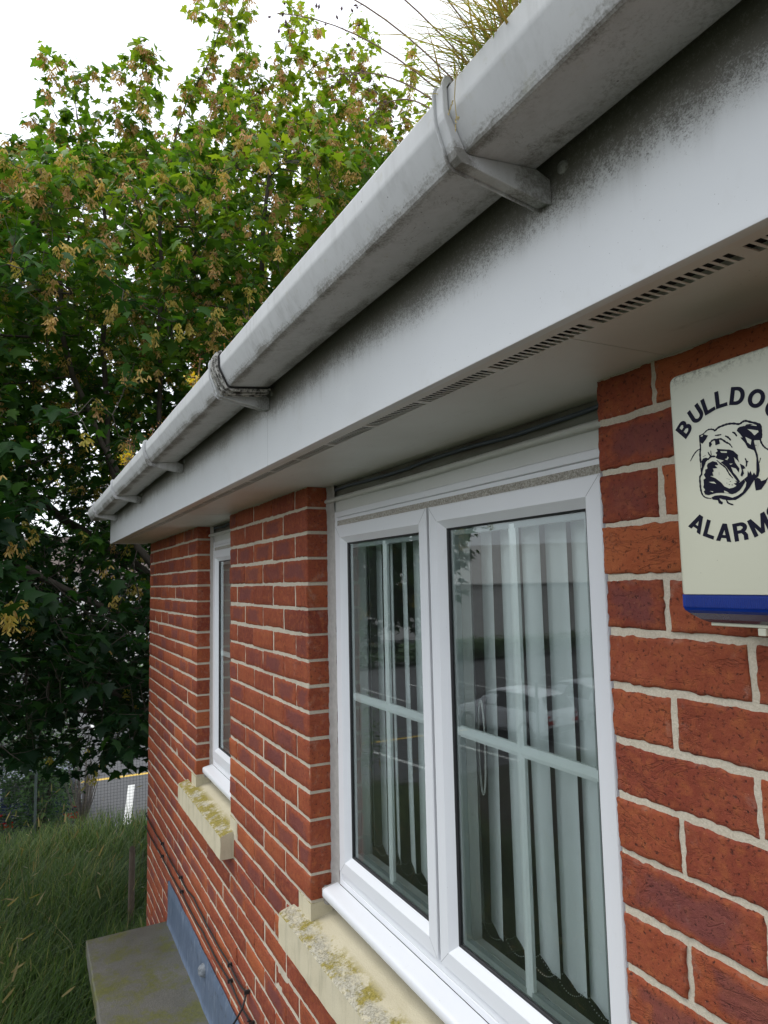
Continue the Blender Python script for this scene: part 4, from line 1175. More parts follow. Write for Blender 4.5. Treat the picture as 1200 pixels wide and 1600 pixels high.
    e = MB(); e.prism([(.0690, -.848), (.034, -.856), (.0275, -.858), (.0275, -.880), (.0690, -.882)], x0-.014, x0-.0005); e.build('end_cap', M['sealant'], co, bevel=.002)
    e = MB(); V = []; n = 14
    for i in range(n):
        a = 2*math.pi*i/n; V.append((o0+.012+.018*math.cos(a)*(1+.2*math.sin(3*a)), .052+.014*math.sin(a), -.862+.003*math.sin(2*a)))
    V2 = [(x, y, -.905) for x, y, z in V]
    e.add(V+V2, [tuple(range(n))]+[(i, n+i, n+(i+1) % n, (i+1) % n) for i in range(n)]); e.build('mortar_lump', M['sealgrey'], co, smooth='auto')
    return win
g_ = NT('gritty_grime_strip'); gg = g_.noise(300, 3, .8)
M['grit'] = g_.set(g_.mix(g_.map(gg, .35, .65), (.20, .18, .15), (.52, .50, .44)), .9, g_.bump(gg, .6, .002))
d_ = NT('dirty_head_board'); M['dirtyboard'] = d_.set(d_.mix(d_.map(d_.noise(7, 5, .7, vec=d_.pos((.35, 1, 2.5))), .4, .62), (.20, .21, .17), (.095, .075, .055)), .8)
M['bluecable'] = simple('blue_grey_cable', (.075, .095, .12), .5)
M['sealgrey'] = simple('grey_mortar_fillet', (.22, .21, .19), .95, var=.4, scale=50, bump=.003)
window(0, XR0, [(.0655, .5930), (.6040, XR0-.0655)], 'window', 'wide white two-sash window with glazing bars between the brick piers')
window(XF1, XM0, [(XF1+.0655, XM0-.0655)], 'window', 'narrow white window recessed at the far end of the wall')

def blind(o0, o1, label, pitch, ang, n, seed):
    g = random.Random(seed)
    t = empty('vertical_blind', ((o0+o1)/2, .17, .24), label, 'blind', 'vertical blinds behind the windows')
    h = MB(); h.box(o0+.03, o1-.03, .150, .195, .205, .235); h.build('head_rail', M['upvc_old'], t, bevel=.003)
    bots = []
    for i in range(n):
        x = o0+.055+pitch*i; a = R(ang+g.uniform(-6, 6)); w_ = .089/2
        dx, dy = math.cos(a), math.sin(a); m = MB(); V = []; F = []; nz = 14
        sw = g.uniform(-.006, .006); zb = -.742+g.uniform(-.004, .004)
        for j in range(nz+1):
            z = .205+(zb-.205)*j/nz
            for k, u in enumerate((-1, -.5, 0, .5, 1)):
                b = .004*(1-u*u)+sw*(j/nz)**2; zz = z
                V.append((x+dx*u*w_-dy*b, .172+dy*u*w_+dx*b, zz-(.012*(1-abs(u)) if j == nz else 0)))
        for j in range(nz):
            for k in range(4): q = j*5+k; F.append((q, q+1, q+6, q+5))
        V2 = [(p[0]+.0007*dy, p[1]+.0009, p[2]) for p in V]; n0 = len(V)
        m.add(V+V2, F+[tuple(n0+q for q in f[::-1]) for f in F])
        so_ = m.build('slat', M['slat'], t, smooth=True)
        bots.append((x-dx*w_*.8, .172-dy*w_*.8, zb+.006, x+dx*w_*.8, .172+dy*w_*.8))
    c = MB()
    for i in range(n-1):
        for (ia, ib) in ((0, 0), (3, 3)):
            p = Vector((bots[i][ia], bots[i][ia+1], bots[i][2])); q = Vector((bots[i+1][ib], bots[i+1][ib+1], bots[i+1][2]))
            for k in range(14):
                u = k/14; s_ = p.lerp(q, u)-Vector((0, 0, .020*4*u*(1-u)))
                r = .0013; c.add([s_+Vector(d)*r for d in ((1,0,0),(-1,0,0),(0,1,0),(0,-1,0),(0,0,1),(0,0,-1))], [(0,2,4),(2,1,4),(1,3,4),(3,0,4),(2,0,5),(1,2,5),(3,1,5),(0,3,5)])
    c.build('bead_chain', M['chain'], t)
    cl = MB(); x = o0+.66 if o1-o0 > 1 else o0+.1
    pts = [(x+.012*math.sin(k/20*2*math.pi), .150, -.36-.10*math.cos(k/20*2*math.pi)*-1) for k in range(21)]
    cl.tube(pts, .0022, 5, cap=False); cl.build('cord_loop', M['upvc_old'], t)
blind(0, XR0, 'pale green vertical slat blind hanging inside the wide two-sash window', .0770, -17.5, 15, 3)
blind(XF1, XM0, 'vertical slat blind hanging inside the narrow far window', .080, -19, 7, 4)
# ================================================================== GUTTER
XG0 = -3.00
OUT = [(-.240, .527), (-.240, .466), (-.243, .460), (-.249, .457), (-.331, .4500), (-.3362, .4502), (-.3388, .4518), (-.3402, .4545), (-.3572, .4878), (-.3584, .4915), (-.3588, .4955), (-.3595, .5170), (-.3570, .5215), (-.3520, .5225), (-.3485, .5195), (-.3480, .5150)]
def offset(P, d):
    """move an open profile outwards (towards the street/down) by d"""
    Q = []
    for i, p in enumerate(P):
        a = P[max(0, i-1)]; b = P[min(len(P)-1, i+1)]
        t = (b[0]-a[0], b[1]-a[1]); L = math.hypot(*t) or 1
        n = (t[1]/L, -t[0]/L)
        Q.append((p[0]+n[0]*d, p[1]+n[1]*d))
    return Q
# outward normal check: front of the gutter points to -y
_s = -1 if offset(OUT, .01)[8][0] > OUT[8][0] else 1
def off(P, d): return offset(P, d*_s)
def gutter():
    m = MB(); inn = off(OUT, -.0028)
    m.prism(OUT+inn[::-1], XG0, XEND-.05, n=90)
    m.v = [(a, b+.0006*math.sin(a*5.1)+.0004*math.sin(a*13), c+.0008*math.sin(a*3.7)) for a, b, c in m.v]
    skew(m, .003); g = m.build('gutter', M['gutter'], house, smooth='auto', angle=24)
    e = MB(); e.add([(XG0-.004, y, z) for y, z in off(OUT[:12], .002)]+[(XG0+.012, y, z) for y, z in off(OUT[:12], .002)], [tuple(range(12))]+[(i, 12+i, 12+(i+1) % 12, (i+1) % 12) for i in range(12)]+[tuple(range(12, 24))[::-1]])
    skew(e, .003); e.build('end_cap', M['gutter'], g, smooth='auto')
    # silt lying in the trough
    s = MB(); V = []; F = []; n = 160; yy = [-.350, -.325, -.295, -.265, -.243]
    for i in range(n+1):
        x = XG0+.02+(XEND-.1-XG0)*i/n
        for y in yy: V.append((x, y, .500+.010*mnoise.noise(Vector((x*9, y*30, 0)))+(.0035*math.sin(y*60))))
    for i in range(n):
        for k in range(4): a = i*5+k; F.append((a, a+5, a+6, a+1))
    s.add(V, F); skew(s, .003); s.build('silt', M['silt'], g, smooth=True)
    return g
M['silt'] = simple('black_silt', (.030, .022, .014), .95, var=.5, scale=60, bump=.004)
gut = gutter()
def bracket(x, w_=.021, name='bracket'):
    m = MB()
    foot = [(-.2262, .4480), (-.2262, .4225), (-.2330, .4215)]
    body = [(-.332, .4395), (-.3430, .4410), (-.3485, .4460), (-.3620, .4850), (-.3632, .4925), (-.3638, .5205), (-.3615, .5265), (-.3540, .5270)]
    inner = off([p for p in OUT[3:14]], .0012)[::-1]
    prof = foot+body+inner+[(-.2450, .4555)]
    def grow(P, d): return foot[:1]+[(p[0], p[1]) for p in off(foot[1:]+body, d)]+inner+[(-.2450, .4555)]
    m.prism(prof, x+.0022, x+w_-.0022)
    def rim(a, b): m.prism(grow(prof, .0034), a, b)
    rim(x, x+.0022); rim(x+w_-.0022, x+w_)
    skew(m, .003)
    b = m.build(name, M['gutter'], gut, bevel=.0007, seg=1)
    g = MB(); yf = -.2264+.0068*(x-1.3)
    for zz in (.452,):
        V = [(x+w_+.020, yf-.003, zz)]; n = 14
        for r, y in ((.0062, yf-.0022), (.0075, yf-.0004), (.0075, yf+.002)):
            V += [(x+w_+.020+r*math.cos(2*math.pi*k/n), y, zz+r*math.sin(2*math.pi*k/n)) for k in range(n)]
        F = [(0, 1+(k+1) % n, 1+k) for k in range(n)]+[(1+j*n+k, 1+j*n+(k+1) % n, 1+(j+1)*n+(k+1) % n, 1+(j+1)*n+k) for j in range(2) for k in range(n)]
        g.add(V, F)
    g.build('screw_head', M['gutter'], gut, smooth=True)
    return b
for x in (1.3645, -.650, -1.66, -2.62, 2.37): bracket(x)
def union_joint(x, w_=.078):
    """clipped union between two lengths: several strap ribs over a perished black seal"""
    b = bracket(x, .023); 
    m = MB(); P = OUT[2:14]; A = off(P, .0012)[::-1]
    m.prism(off(P, .0040)+A, x+.0242, x+w_); skew(m, .003); m.build('seal', M['grime'], gut)
    m = MB()
    for a, c, d in ((.027, .036, .0105), (.0405, .0455, .0085), (.049, .058, .0120), (.0625, .0665, .0080), (.0705, .0760, .0095)):
        n = 10; g = random.Random(int(a*1000))
        Q = off(P, d); Q = [(y+g.uniform(-.0006, .0006), z+g.uniform(-.0006, .0006)) for y, z in Q]
        m.prism(Q+off(P, .003)[::-1], x+a, x+c)
    skew(m, .003); m.build('union_strap', M['strap'], gut, bevel=.0012, seg=2)
s_ = NT('grimy_white_strap'); k_ = s_.noise(70, 5, .75)
M['strap'] = s_.set(s_.mix(s_.map(k_, .45, .58), (.48, .47, .43), (.05, .045, .038)), .6, s_.bump(k_, .5, .002))
union_joint(.352)

# ---- plants rooted in the gutter
M['drygrass'] = leafmat('gutter_grass', [(0, (.22, .12, .06)), (.35, (.46, .36, .14)), (.6, (.20, .25, .05)), (1, (.36, .42, .10))], .45)
M['yellowleaf'] = leafmat('yellow_leaf', [(0, (.55, .36, .02)), (1, (.75, .58, .03))], .4)
M['redsprig'] = leafmat('rusty_sprig', [(0, (.24, .07, .03)), (1, (.42, .24, .09))], .3)
def tuft():
    t = empty('grass_tuft', (1.44, -.31, .50), 'dense tuft of green and straw grass growing out of the nearest stretch of gutter', 'weed')
    n = 950
    px = rng.normal(1.455, .058, n); px = np.clip(px, 1.345, 1.60); py = rng.uniform(-.350, -.285, n)
    h = np.clip(rng.gamma(7, .0115, n), .025, .125)*(1.0+.35*np.clip((px-1.42)*8, -.6, .6)); lean = rng.uniform(.25, 1.5, n)
    dirs = rng.normal(np.pi*1.08, 1.15, n)
    col = np.where(rng.random(n) < .55, rng.uniform(.1, .45, n), rng.uniform(.5, 1, n))
    V, F, A = blades(n, px, py, np.full(n, .497), h, lean, .0014+.0026*rng.random(n), col, hook=.9, dirs=dirs)
    arr_mesh('blades', V, F, M['drygrass'], t, A)
    # flowering stalks with loose seed heads
    m = MB(); g = random.Random(2); seeds = MB()
    for (x, y, tip) in ((1.38, -.34, (1.25, -.50, .655)), (1.40, -.34, (1.26, -.49, .70)), (1.37, -.345, (1.24, -.44, .60)), (1.42, -.33, (1.32, -.52, .70)), (1.44, -.33, (1.36, -.50, .73)), (1.36, -.35, (1.235, -.38, .57))):
        p0 = Vector((x, y, .50)); p2 = Vector(tip); p1 = (p0+p2)/2+Vector((0, 0, .05))
        pts = [(1-u)**2*p0+2*u*(1-u)*p1+u*u*p2 for u in [i/9 for i in range(10)]]
        m.tube(pts, [.0009]*6+[.0007]*4, 4)
        for i in range(15):
            u = .55+.45*g.random(); c = (1-u)**2*p0+2*u*(1-u)*p1+u*u*p2
            d = Vector((g.uniform(-1, .3), g.uniform(-1, 1), g.uniform(-.9, .6))).normalized()*g.uniform(.005, .02)
            m.tube([c, c+d], .00025, 3); e = c+d; q = d.normalized()
            seeds.tube([e, e+q*.0025, e+q*.005], [.0004, .0016, .0003], 4)
    m.build('stalks', M['drystalk'], t); tag(seeds.build('seed_heads', M['drystalk2'], t), kind='stuff')
M['drystalk'] = simple('dry_stalk', (.20, .13, .08), .8); M['drystalk2'] = simple('grey_purple_seed', (.17, .11, .12), .85)
tuft()
def sprig():
    t = MB(); g = random.Random(8)
    p = [Vector((1.409, -.3600, .524)), Vector((1.407, -.3640, .508)), Vector((1.403, -.3630, .492)), Vector((1.401, -.3600, .474))]
    t.tube(p, .0006, 4)
    for (c, dx, dz) in ((p[2], -.008, -.007), (p[3], -.001, -.013), (p[3], .006, -.004), (p[2], -.011, -.010)):
        for k in range(5):
            q = c+Vector((dx*(k+1)/5, -.001, dz*(k+1)/5))
            t.tube([q, q+Vector((g.uniform(-.002, .002), 0, -.003))], [.0009, .0003], 4)
    o = t.build('fallen_sprig', simple('straw_sprig', (.42, .34, .16), .8))
    tag(o, 'small straw-coloured seed sprig hanging over the front of the gutter beside the nearest bracket', 'twig')
sprig()
def weed(x, label, hue, n, spread, hgt, sprigs, seed, ylw):
    g = np.random.default_rng(seed)
    y = -.335+.0068*(x-1.3); t = empty('gutter_weed', (x, y, .50), label, 'weed')
    b = np.array([x, y, .498]); T, F = leaf_template('oval')
    m = MB(); pos = []; fw = []
    for i in range(n):
        e = b+np.array([g.normal(0, spread), g.normal(-.004, .010), g.uniform(.5, 1)*hgt])
        if i % 3 == 0: m.tube([tuple(b+[g.normal(0, spread*.4), 0, 0]), tuple(e)], [.0010, .0006], 4)
        pos.append(e); fw.append(g.normal(0, 1, 3)+[0, -.3, .4])
    pos = np.array(pos); fw = np.array(fw)
    V, FF, A = place(T, F, pos, g.normal(0, .6, (n, 3))+[0, -.5, 1.], fw, g.uniform(.010, .024, n), np.column_stack([g.random(n), g.random(n), np.zeros(n)]))
    if ylw: arr_mesh('leaves', V, FF, M['yellowleaf'], t, A)
    k = min(n, max(6, n//2))
    V, FF, A = place(T, F, pos[:k]+g.normal(0, .008, (k, 3)), g.normal(0, .7, (k, 3))+[0, 0, 1.], g.normal(0, 1, (k, 3)), g.uniform(.008, .016, k), np.column_stack([g.random(k), g.random(k), np.zeros(k)]))
    arr_mesh('leaves', V, FF, M['bush'], t, A)
    for i in range(sprigs):
        e = b+np.array([g.normal(.02, spread*2.2), g.normal(0, .012), g.uniform(.6, 1.3)*hgt*1.25])
        m.tube([tuple(b), tuple((b+e)/2+[0, 0, .006]), tuple(e)], [.0011, .0008, .0004], 4)
    m.build('stems', M['drystalk'], t)
    sp = []; 
    for i in range(sprigs*16):
        a = g.random(); e = b+np.array([g.normal(.02, spread*2.2), g.normal(0, .012), (.35+.95*a)*hgt*1.25]); sp.append(e)
    if sp:
        sp = np.array(sp); k = len(sp)
        V, FF, A = place(T, F, sp, g.normal(0, 1, (k, 3)), g.normal(0, 1, (k, 3)), g.uniform(.004, .009, k), np.column_stack([g.random(k), g.random(k), np.zeros(k)]))
        tag(arr_mesh('dry_flowers', V, FF, M['redsprig'], t, A), kind='stuff')
weed(.075, 'little weed with bright yellow leaves in the gutter just past the grimy joint', 0, 34, .020, .082, 3, 4, True)
weed(-1.30, 'yellow-orange weed with dry rusty sprigs in the far stretch of gutter', 0, 60, .048, .100, 12, 5, True)
weed(-.62, 'dry rusty sprig lying over the gutter lip above the middle bracket', 0, 5, .05, .045, 4, 6, False)
weed(.43, 'tiny brown sprig poking up at the grimy union joint', 0, 4, .012, .035, 3, 9, False)

# ================================================================== CANOPY, FLASHING, CABLES
def canopy():
    P = []; x0, x1 = -2.195, .35
    m = MB(); prof = [(.002, -1.905), (-.412, -1.905), (-.4165, -1.900), (-.4165, -1.830), (-.411, -1.8240), (-.30, -1.8225), (-.20, -1.8215), (-.10, -1.8210), (.002, -1.8205)]
    m.prism(prof, x0, x1, n=60)
    V = np.array(m.v); dd = vn(V, 18)*.006+vn(V, 60)*.003
    V[:, 1] += np.where(V[:, 1] < -.40, dd, 0); V[:, 2] += np.where(V[:, 2] > -1.85, vn(V+3, 14)*.005, 0); V[:, 0] += np.where(V[:, 0] < x0+.001, dd, 0)
    m.v = [tuple(p) for p in V]
    c = m.build('canopy', M['concrete'], house, smooth='auto', angle=35); c['label'] = 'mossy flat concrete canopy slab over the doorway below'
    m = MB(); V = []; F = []; n = 70; x0, x1 = -2.165, .35; zs = [-1.826, -1.822, -1.78, -1.72, -1.66, -1.615, -1.600, -1.598]
    for i in range(n+1):
        x = x0+(x1-x0)*i/n
        for k, z in enumerate(zs):
            y = (-.030 if k == 0 else -.010-(.004 if k < 2 else 0))+.0035*mnoise.noise(Vector((x*9, z*6, 0)))+(.006 if k >= 6 else 0)
            V.append((x, y, z+(.004*mnoise.noise(Vector((x*6, 0, 0))) if k >= 5 else 0)))
    k_ = len(zs)
    for i in range(n):
        for k in range(k_-1): a = i*k_+k; F.append((a, a+k_, a+k_+1, a+1))
    m.add(V, F); m.add([(x0, -.010, -1.822), (x0, -.010, -1.60), (x0, .004, -1.60), (x0, .004, -1.822)], [(0, 1, 2, 3)])
    fl = m.build('lead_flashing', M['lead'], house, smooth=True); fl['label'] = 'blue-grey lead flashing dressed against the brick above the canopy'
    # corroded round vent boss
    m = MB(); V = []; F = []; n = 16; rs = [(0, -.034), (.010, -.033), (.020, -.027), (.026, -.018), (.027, -.008)]
    for (r, y) in rs[1:]:
        for k in range(n):
            a = 2*math.pi*k/n; e = 1+.09*math.sin(5*a+r*200); V.append((-1.287+r*e*math.cos(a), y+.003*math.sin(7*a), -1.661+r*e*math.sin(a)))
    V.append((-1.287, rs[0][1], -1.661)); q = len(V)-1
    for j in range(len(rs)-2):
        for k in range(n): F.append((j*n+k, j*n+(k+1) % n, (j+1)*n+(k+1) % n, (j+1)*n+k))
    F += [(q, (k+1) % n, k) for k in range(n)]
    m.add(V, F); b = m.build('round_boss', simple('corroded_boss', (.17, .19, .21), .7, var=.6, scale=120, bump=.003), house, smooth='auto')
canopy()
def cable(pts, label, clips):
    m = MB(); P = []
    for i in range(len(pts)-1):
        a, b = Vector(pts[i]), Vector(pts[i+1]); L = (b-a).length; n = max(2, int(L/.04))
        for k in range(n):
            u = k/n; s = -.010*4*u*(1-u) if abs(b.x-a.x) > .2 else 0
            P.append(a.lerp(b, u)+Vector((0, 0, s+.0015*math.sin(a.x*7+k*1.3))))
    P.append(Vector(pts[-1])); t = empty('cable', pts[0], label, 'cable', None)
    m.tube(P, .0036, 7); m.build('sheath', M['cable'], t, smooth=True)
    for i in clips:
        c = pts[i]; q = MB(); q.box(c[0]-.004, c[0]+.004, -.0185, .001, c[2]-.0065, c[2]+.0075); q.build('clip', M['cable'], t, bevel=.0015)
ya = -.0105
cable([(-3.1, ya+.35, -1.47), (-2.985, ya, -1.468), (-2.35, ya, -1.462), (-1.82, ya, -1.462), (-1.50, ya, -1.441), (-.85, ya, -1.444), (-.62, ya, -1.432), (-.60, -.030, -1.470), (-.66, -.055, -1.56), (-.62, -.045, -1.80)], 'upper of the two black cables clipped along the brick above the lead flashing', [2, 3, 5, 6])
cable([(-3.1, ya+.35, -1.55), (-2.985, ya, -1.548), (-2.35, ya, -1.530), (-1.79, ya, -1.520), (-1.30, ya, -1.512), (-.85, ya, -1.502), (-.56, ya, -1.505), (-.50, -.03, -1.46), (-.48, -.045, -1.445)], 'lower black cable running parallel beneath the other, ending in a short upturned tail', [2, 3, 5, 6])

# ================================================================== ALARM BOX
c_ = NT('aged_cream_plastic'); x_, y_, z_ = c_.xyz()
col = c_.mix(c_.noise(9, 4), (.58, .57, .43), (.64, .63, .50))
col = c_.mix(c_.map(z_, .20, .09, 0, .75, True), (.50, .51, .42), col)
col = c_.mix(c_.math('MULTIPLY', c_.map(c_.math('ADD', z_, c_.math('MULTIPLY', c_.math('SUBTRACT', c_.noise(40, 4), .5), .03)),   .213, .230), c_.map(c_.noise(260, 4, .8), .46, .6, 0, .75)), col, (.05, .045, .03))
col = c_.mix(c_.map(c_.noise(14, 5, .7), .60, .75, 0, .35), col, (.62, .55, .30))
col = c_.mix(c_.math('MULTIPLY', c_.map(c_.vor(160), .04, .08, 1, 0), c_.map(c_.noise(31, 3), .55, .62, 0, .8)), col, (.10, .09, .06))
M['cream'] = c_.set(col, .42, c_.bump(c_.noise(400, 2), .08, .0005))
b_ = NT('blue_lens'); M['blue'] = b_.set(b_.mix(b_.noise(30, 3), (.002, .016, .15), (.004, .032, .24)), .22, spec=.3)
M['purple'] = simple('dark_violet_lens_base', (.030, .018, .06), .2)
DOG_STROKES=[([(-33.7,36),(-28.6,36.9),(-23.4,39.9),(-18.9,40.1),(-15.4,38.8),(-13.8,37.6),(-9.6,40),(-2.8,41.1),(2.2,41.4),(8.6,40.5),(14.9,38.6),(19,40.1),(22.5,40.3),(28.5,37.6),(36.2,34.1),(38.3,31),(38.3,25),(38.1,20.8),(36.8,18.3),(38.3,13.4),(40.9,9.5),(44.4,6.7),(50.6,2.2),(54.5,-2.9)],2.11),([(-33.3,35.9),(-33.5,30.2),(-33.2,23.2),(-34.3,15.8),(-34.3,8.2),(-33.8,-0.3),(-34,-6.4),(-36.4,-9.5),(-36.6,-17.4),(-36.2,-23.5),(-34.5,-29),(-30.6,-32.5),(-23.8,-34.2)],2.11),([(-47.4,9.9),(-42.9,15.7),(-38.5,19.6),(-34.2,21.3)],1.34),([(-22.1,21.6),(-20.7,25.5),(-17.3,27.9),(-11.4,27.6),(-7.2,27.1),(-1.7,22.7),(2.2,20.1),(5.2,15.7)],1.92),([(-14.4,32.4),(-10.2,31.9),(-6.4,31.9)],1.44),([(-2.4,29.5),(1.1,27.3),(4.2,23.4)],1.92),([(6.3,31.8),(9,30.2),(11.5,26.3)],1.92),([(-24.2,16.3),(-22.7,13),(-20.7,11.2)],1.54),([(-20.7,17.2),(-20.4,11.9)],1.73),([(-24.9,7.7),(-21.2,10.5),(-15.3,9.9)],2.11),([(-31.1,12),(-27.1,13.3)],0.86),([(-14.3,5.6),(-9.3,0.7),(-4.2,-4.1),(-0.3,-11.3),(3.4,-16.1)],1.54),([(18.7,2.4),(20.2,-2.2),(19.2,-6.7)],1.73),([(19.6,-1.2),(22.1,-1.6)],2.11),([(-12.4,-7.3),(-12.5,-10.5)],0.58),([(-3.9,-15.5),(-2.7,-16)],0.86),([(-1.7,-16.4),(-0.7,-16.8)],1.15),([(-0.5,-18.9),(0.9,-19.3)],1.25),([(-4.2,-19.7),(-3.8,-20.9)],0.96),([(-1.9,-21.7),(-0.5,-22.6)],1.34),([(1.4,-22.8),(2.8,-23.1)],1.44),([(4.2,-21.7),(6.4,-23.5)],1.44),([(-15.4,-35.4),(-13.6,-39.3),(-10.4,-40.7)],3.27),([(-6,-36.8),(-4.2,-41),(2,-43.9)],1.73),([(30,13.8),(33.1,12.9)],1.15),([(33.8,-5.1),(35.7,-0.1)],1.54),([(49.7,-8.3),(47.8,-14.9),(42.2,-20.6)],1.54)]
DOG_DARK=[[(11.6,32.2),(13,34.6),(15.4,35.6),(19.4,35.5),(23,36.4),(26.5,36.3),(36.1,33.6),(38.5,30.6),(38.1,20.2),(36,17.7),(30.4,18.8),(28.2,15),(30,8.3),(26.7,9.9),(22.6,12.3),(20,17.9),(16,23),(15.4,24.7),(17.8,23.9),(14.9,28.3)],[(-34.1,36.3),(-28.8,36.9),(-26.7,35.6),(-22.8,34.1),(-25.8,30.3),(-30.5,26.2),(-34.2,29.6)],[(29.7,18.9),(27.1,15.2),(28.6,9.9),(30.2,6.1),(31.2,0.3),(30.5,-6.7),(30.2,-12.2),(29.2,-17.7),(32,-18.1),(33.8,-12.8),(33.8,-7.2),(33.2,-2.9),(32.9,3.5),(31.8,7.9),(30.7,13.1)],[(-25.2,4),(-19,5.5),(-14.1,3.5),(-12.7,0.2),(-16.8,0.7),(-13.7,-3),(-19.5,-2.4),(-18.6,-5.6),(-20.4,-6.5),(-19.4,-10.4),(-23.5,-10),(-17.1,-13.3),(-10.8,-18.6),(-7,-23.4),(-1.5,-26.3),(3.4,-25.9),(6.9,-24.5),(4.2,-21.7),(7.4,-21.4),(5.4,-18.8),(10.9,-21.7),(15.9,-18.7),(17.2,-21.7),(13.7,-26.2),(10.3,-29.7),(5.4,-32),(1.3,-32.7),(-5.1,-30.7),(-10.8,-29.7),(-17.5,-29.2),(-27,-30.3),(-31.2,-29.1),(-32.7,-25.5),(-30.7,-24.2),(-33,-20.8),(-31.9,-18),(-32.1,-12.7),(-29.2,-11.6),(-31.3,-7.5),(-29.2,-5.4),(-29.1,-2.2),(-26,-1.5),(-26.7,1.6)],[(15.9,-18.7),(20,-16.4),(20.8,-10.8),(22.1,-13.9),(23.8,-11.3),(25.2,-16.1),(27.5,-13.6),(29.5,-17.1),(32,-18.1),(27.2,-21.3),(24.3,-24.8),(21.3,-28.6),(16.3,-33.3),(10.5,-36.7),(4.8,-39.1),(-2.4,-38.3),(1.8,-36.1),(7.5,-34.8),(13.3,-31.9),(17.2,-26.7),(18.3,-22.6)],[(-23.7,-33.2),(-19.3,-31.6),(-11.8,-31.9),(-5.3,-33.6),(1.8,-36.4),(5.6,-38.9),(-2.4,-38.6),(-9.7,-36.9),(-13.7,-35.2),(-16.4,-36.8),(-22.2,-35.6)],[(-13.4,17.8),(-1.5,14.9),(1.7,14.3),(6,12.3),(11.2,6.9),(10.7,3.7),(12.2,-1.2),(9.2,2.3),(6.3,5.5),(7.2,-0.1),(11.7,-7.3),(10.6,-11.4),(7.7,-6.7),(2.3,-4.2),(4.3,-10.1),(7.9,-14.7),(11.8,-21.3),(8.6,-20.9),(4.3,-14.5),(0,-8.1),(-3.7,-2.7),(-9.5,2.6),(-5.7,3.8),(-13,6.8),(-15.4,8.8),(-13.3,11.4),(-15.1,13.8),(-12.3,15)],[(-14.8,27.4),(-9.7,27.3),(-8.8,22.5),(-14.4,21.7)],[(-33.2,7.2),(-30.8,10.2),(-27.3,10.6),(-23.5,9),(-27.7,5.6),(-31.2,-0.7),(-33.7,-6.8),(-35,-0.1)],[(12.5,-2.2),(17,-5.1),(18.5,-8),(15.3,-8.4),(16.5,-13),(13.9,-16.1),(12.3,-14.4),(14.1,-9.8)],[(27.3,-21),(30.8,-19.4),(33.7,-21.2),(34.6,-23.4),(39.1,-22.6),(42.6,-20.2),(39.6,-25.5),(34,-31.7),(27.9,-32.1),(27.4,-26.6)],[(-22.1,26.5),(-19.8,26.7),(-18.5,23.6),(-21.1,20.7),(-22.4,22.4)]]
DOG_LIGHT=[[(16.4,37.2),(20.8,38.2),(23.8,36.9),(21.1,35.2)],[(27.5,34.8),(30.6,35),(33.9,33.6),(34.2,32.5)],[(23.9,31.5),(35.3,27.7),(35.7,26.1),(31,23.5),(27.9,27.7)],[(21,24),(24.9,21.3),(27.4,19.7),(26.1,14.8),(22.7,18.1)],[(-25.4,-16.1),(-19,-16.8),(-16.5,-19.3),(-22.1,-17.7)],[(-7.7,-27.7),(-4.2,-29.4),(-1.7,-31.3),(-7.5,-29.8)],[(-24.9,-25.9),(-20.7,-27),(-21.6,-27.8)],[(-9.2,14.4),(-1.3,12.9),(-1.4,11.3),(-7.9,12.7)],[(-4.3,5.1),(-1.8,5.4),(-0.9,7.5),(0.4,5.8),(-1.6,3.7)],[(0.6,-0.5),(4.7,-1),(2.1,-1.9)],[(-34,5.8),(-33.2,6.4),(-33.3,1.1),(-34.1,-0.3)],[(-32.4,35),(-28.7,36),(-29.9,34.1)],[(30.4,17),(34,16),(34.7,13.1),(32,10),(32.7,13.4),(30.8,14.5)]]

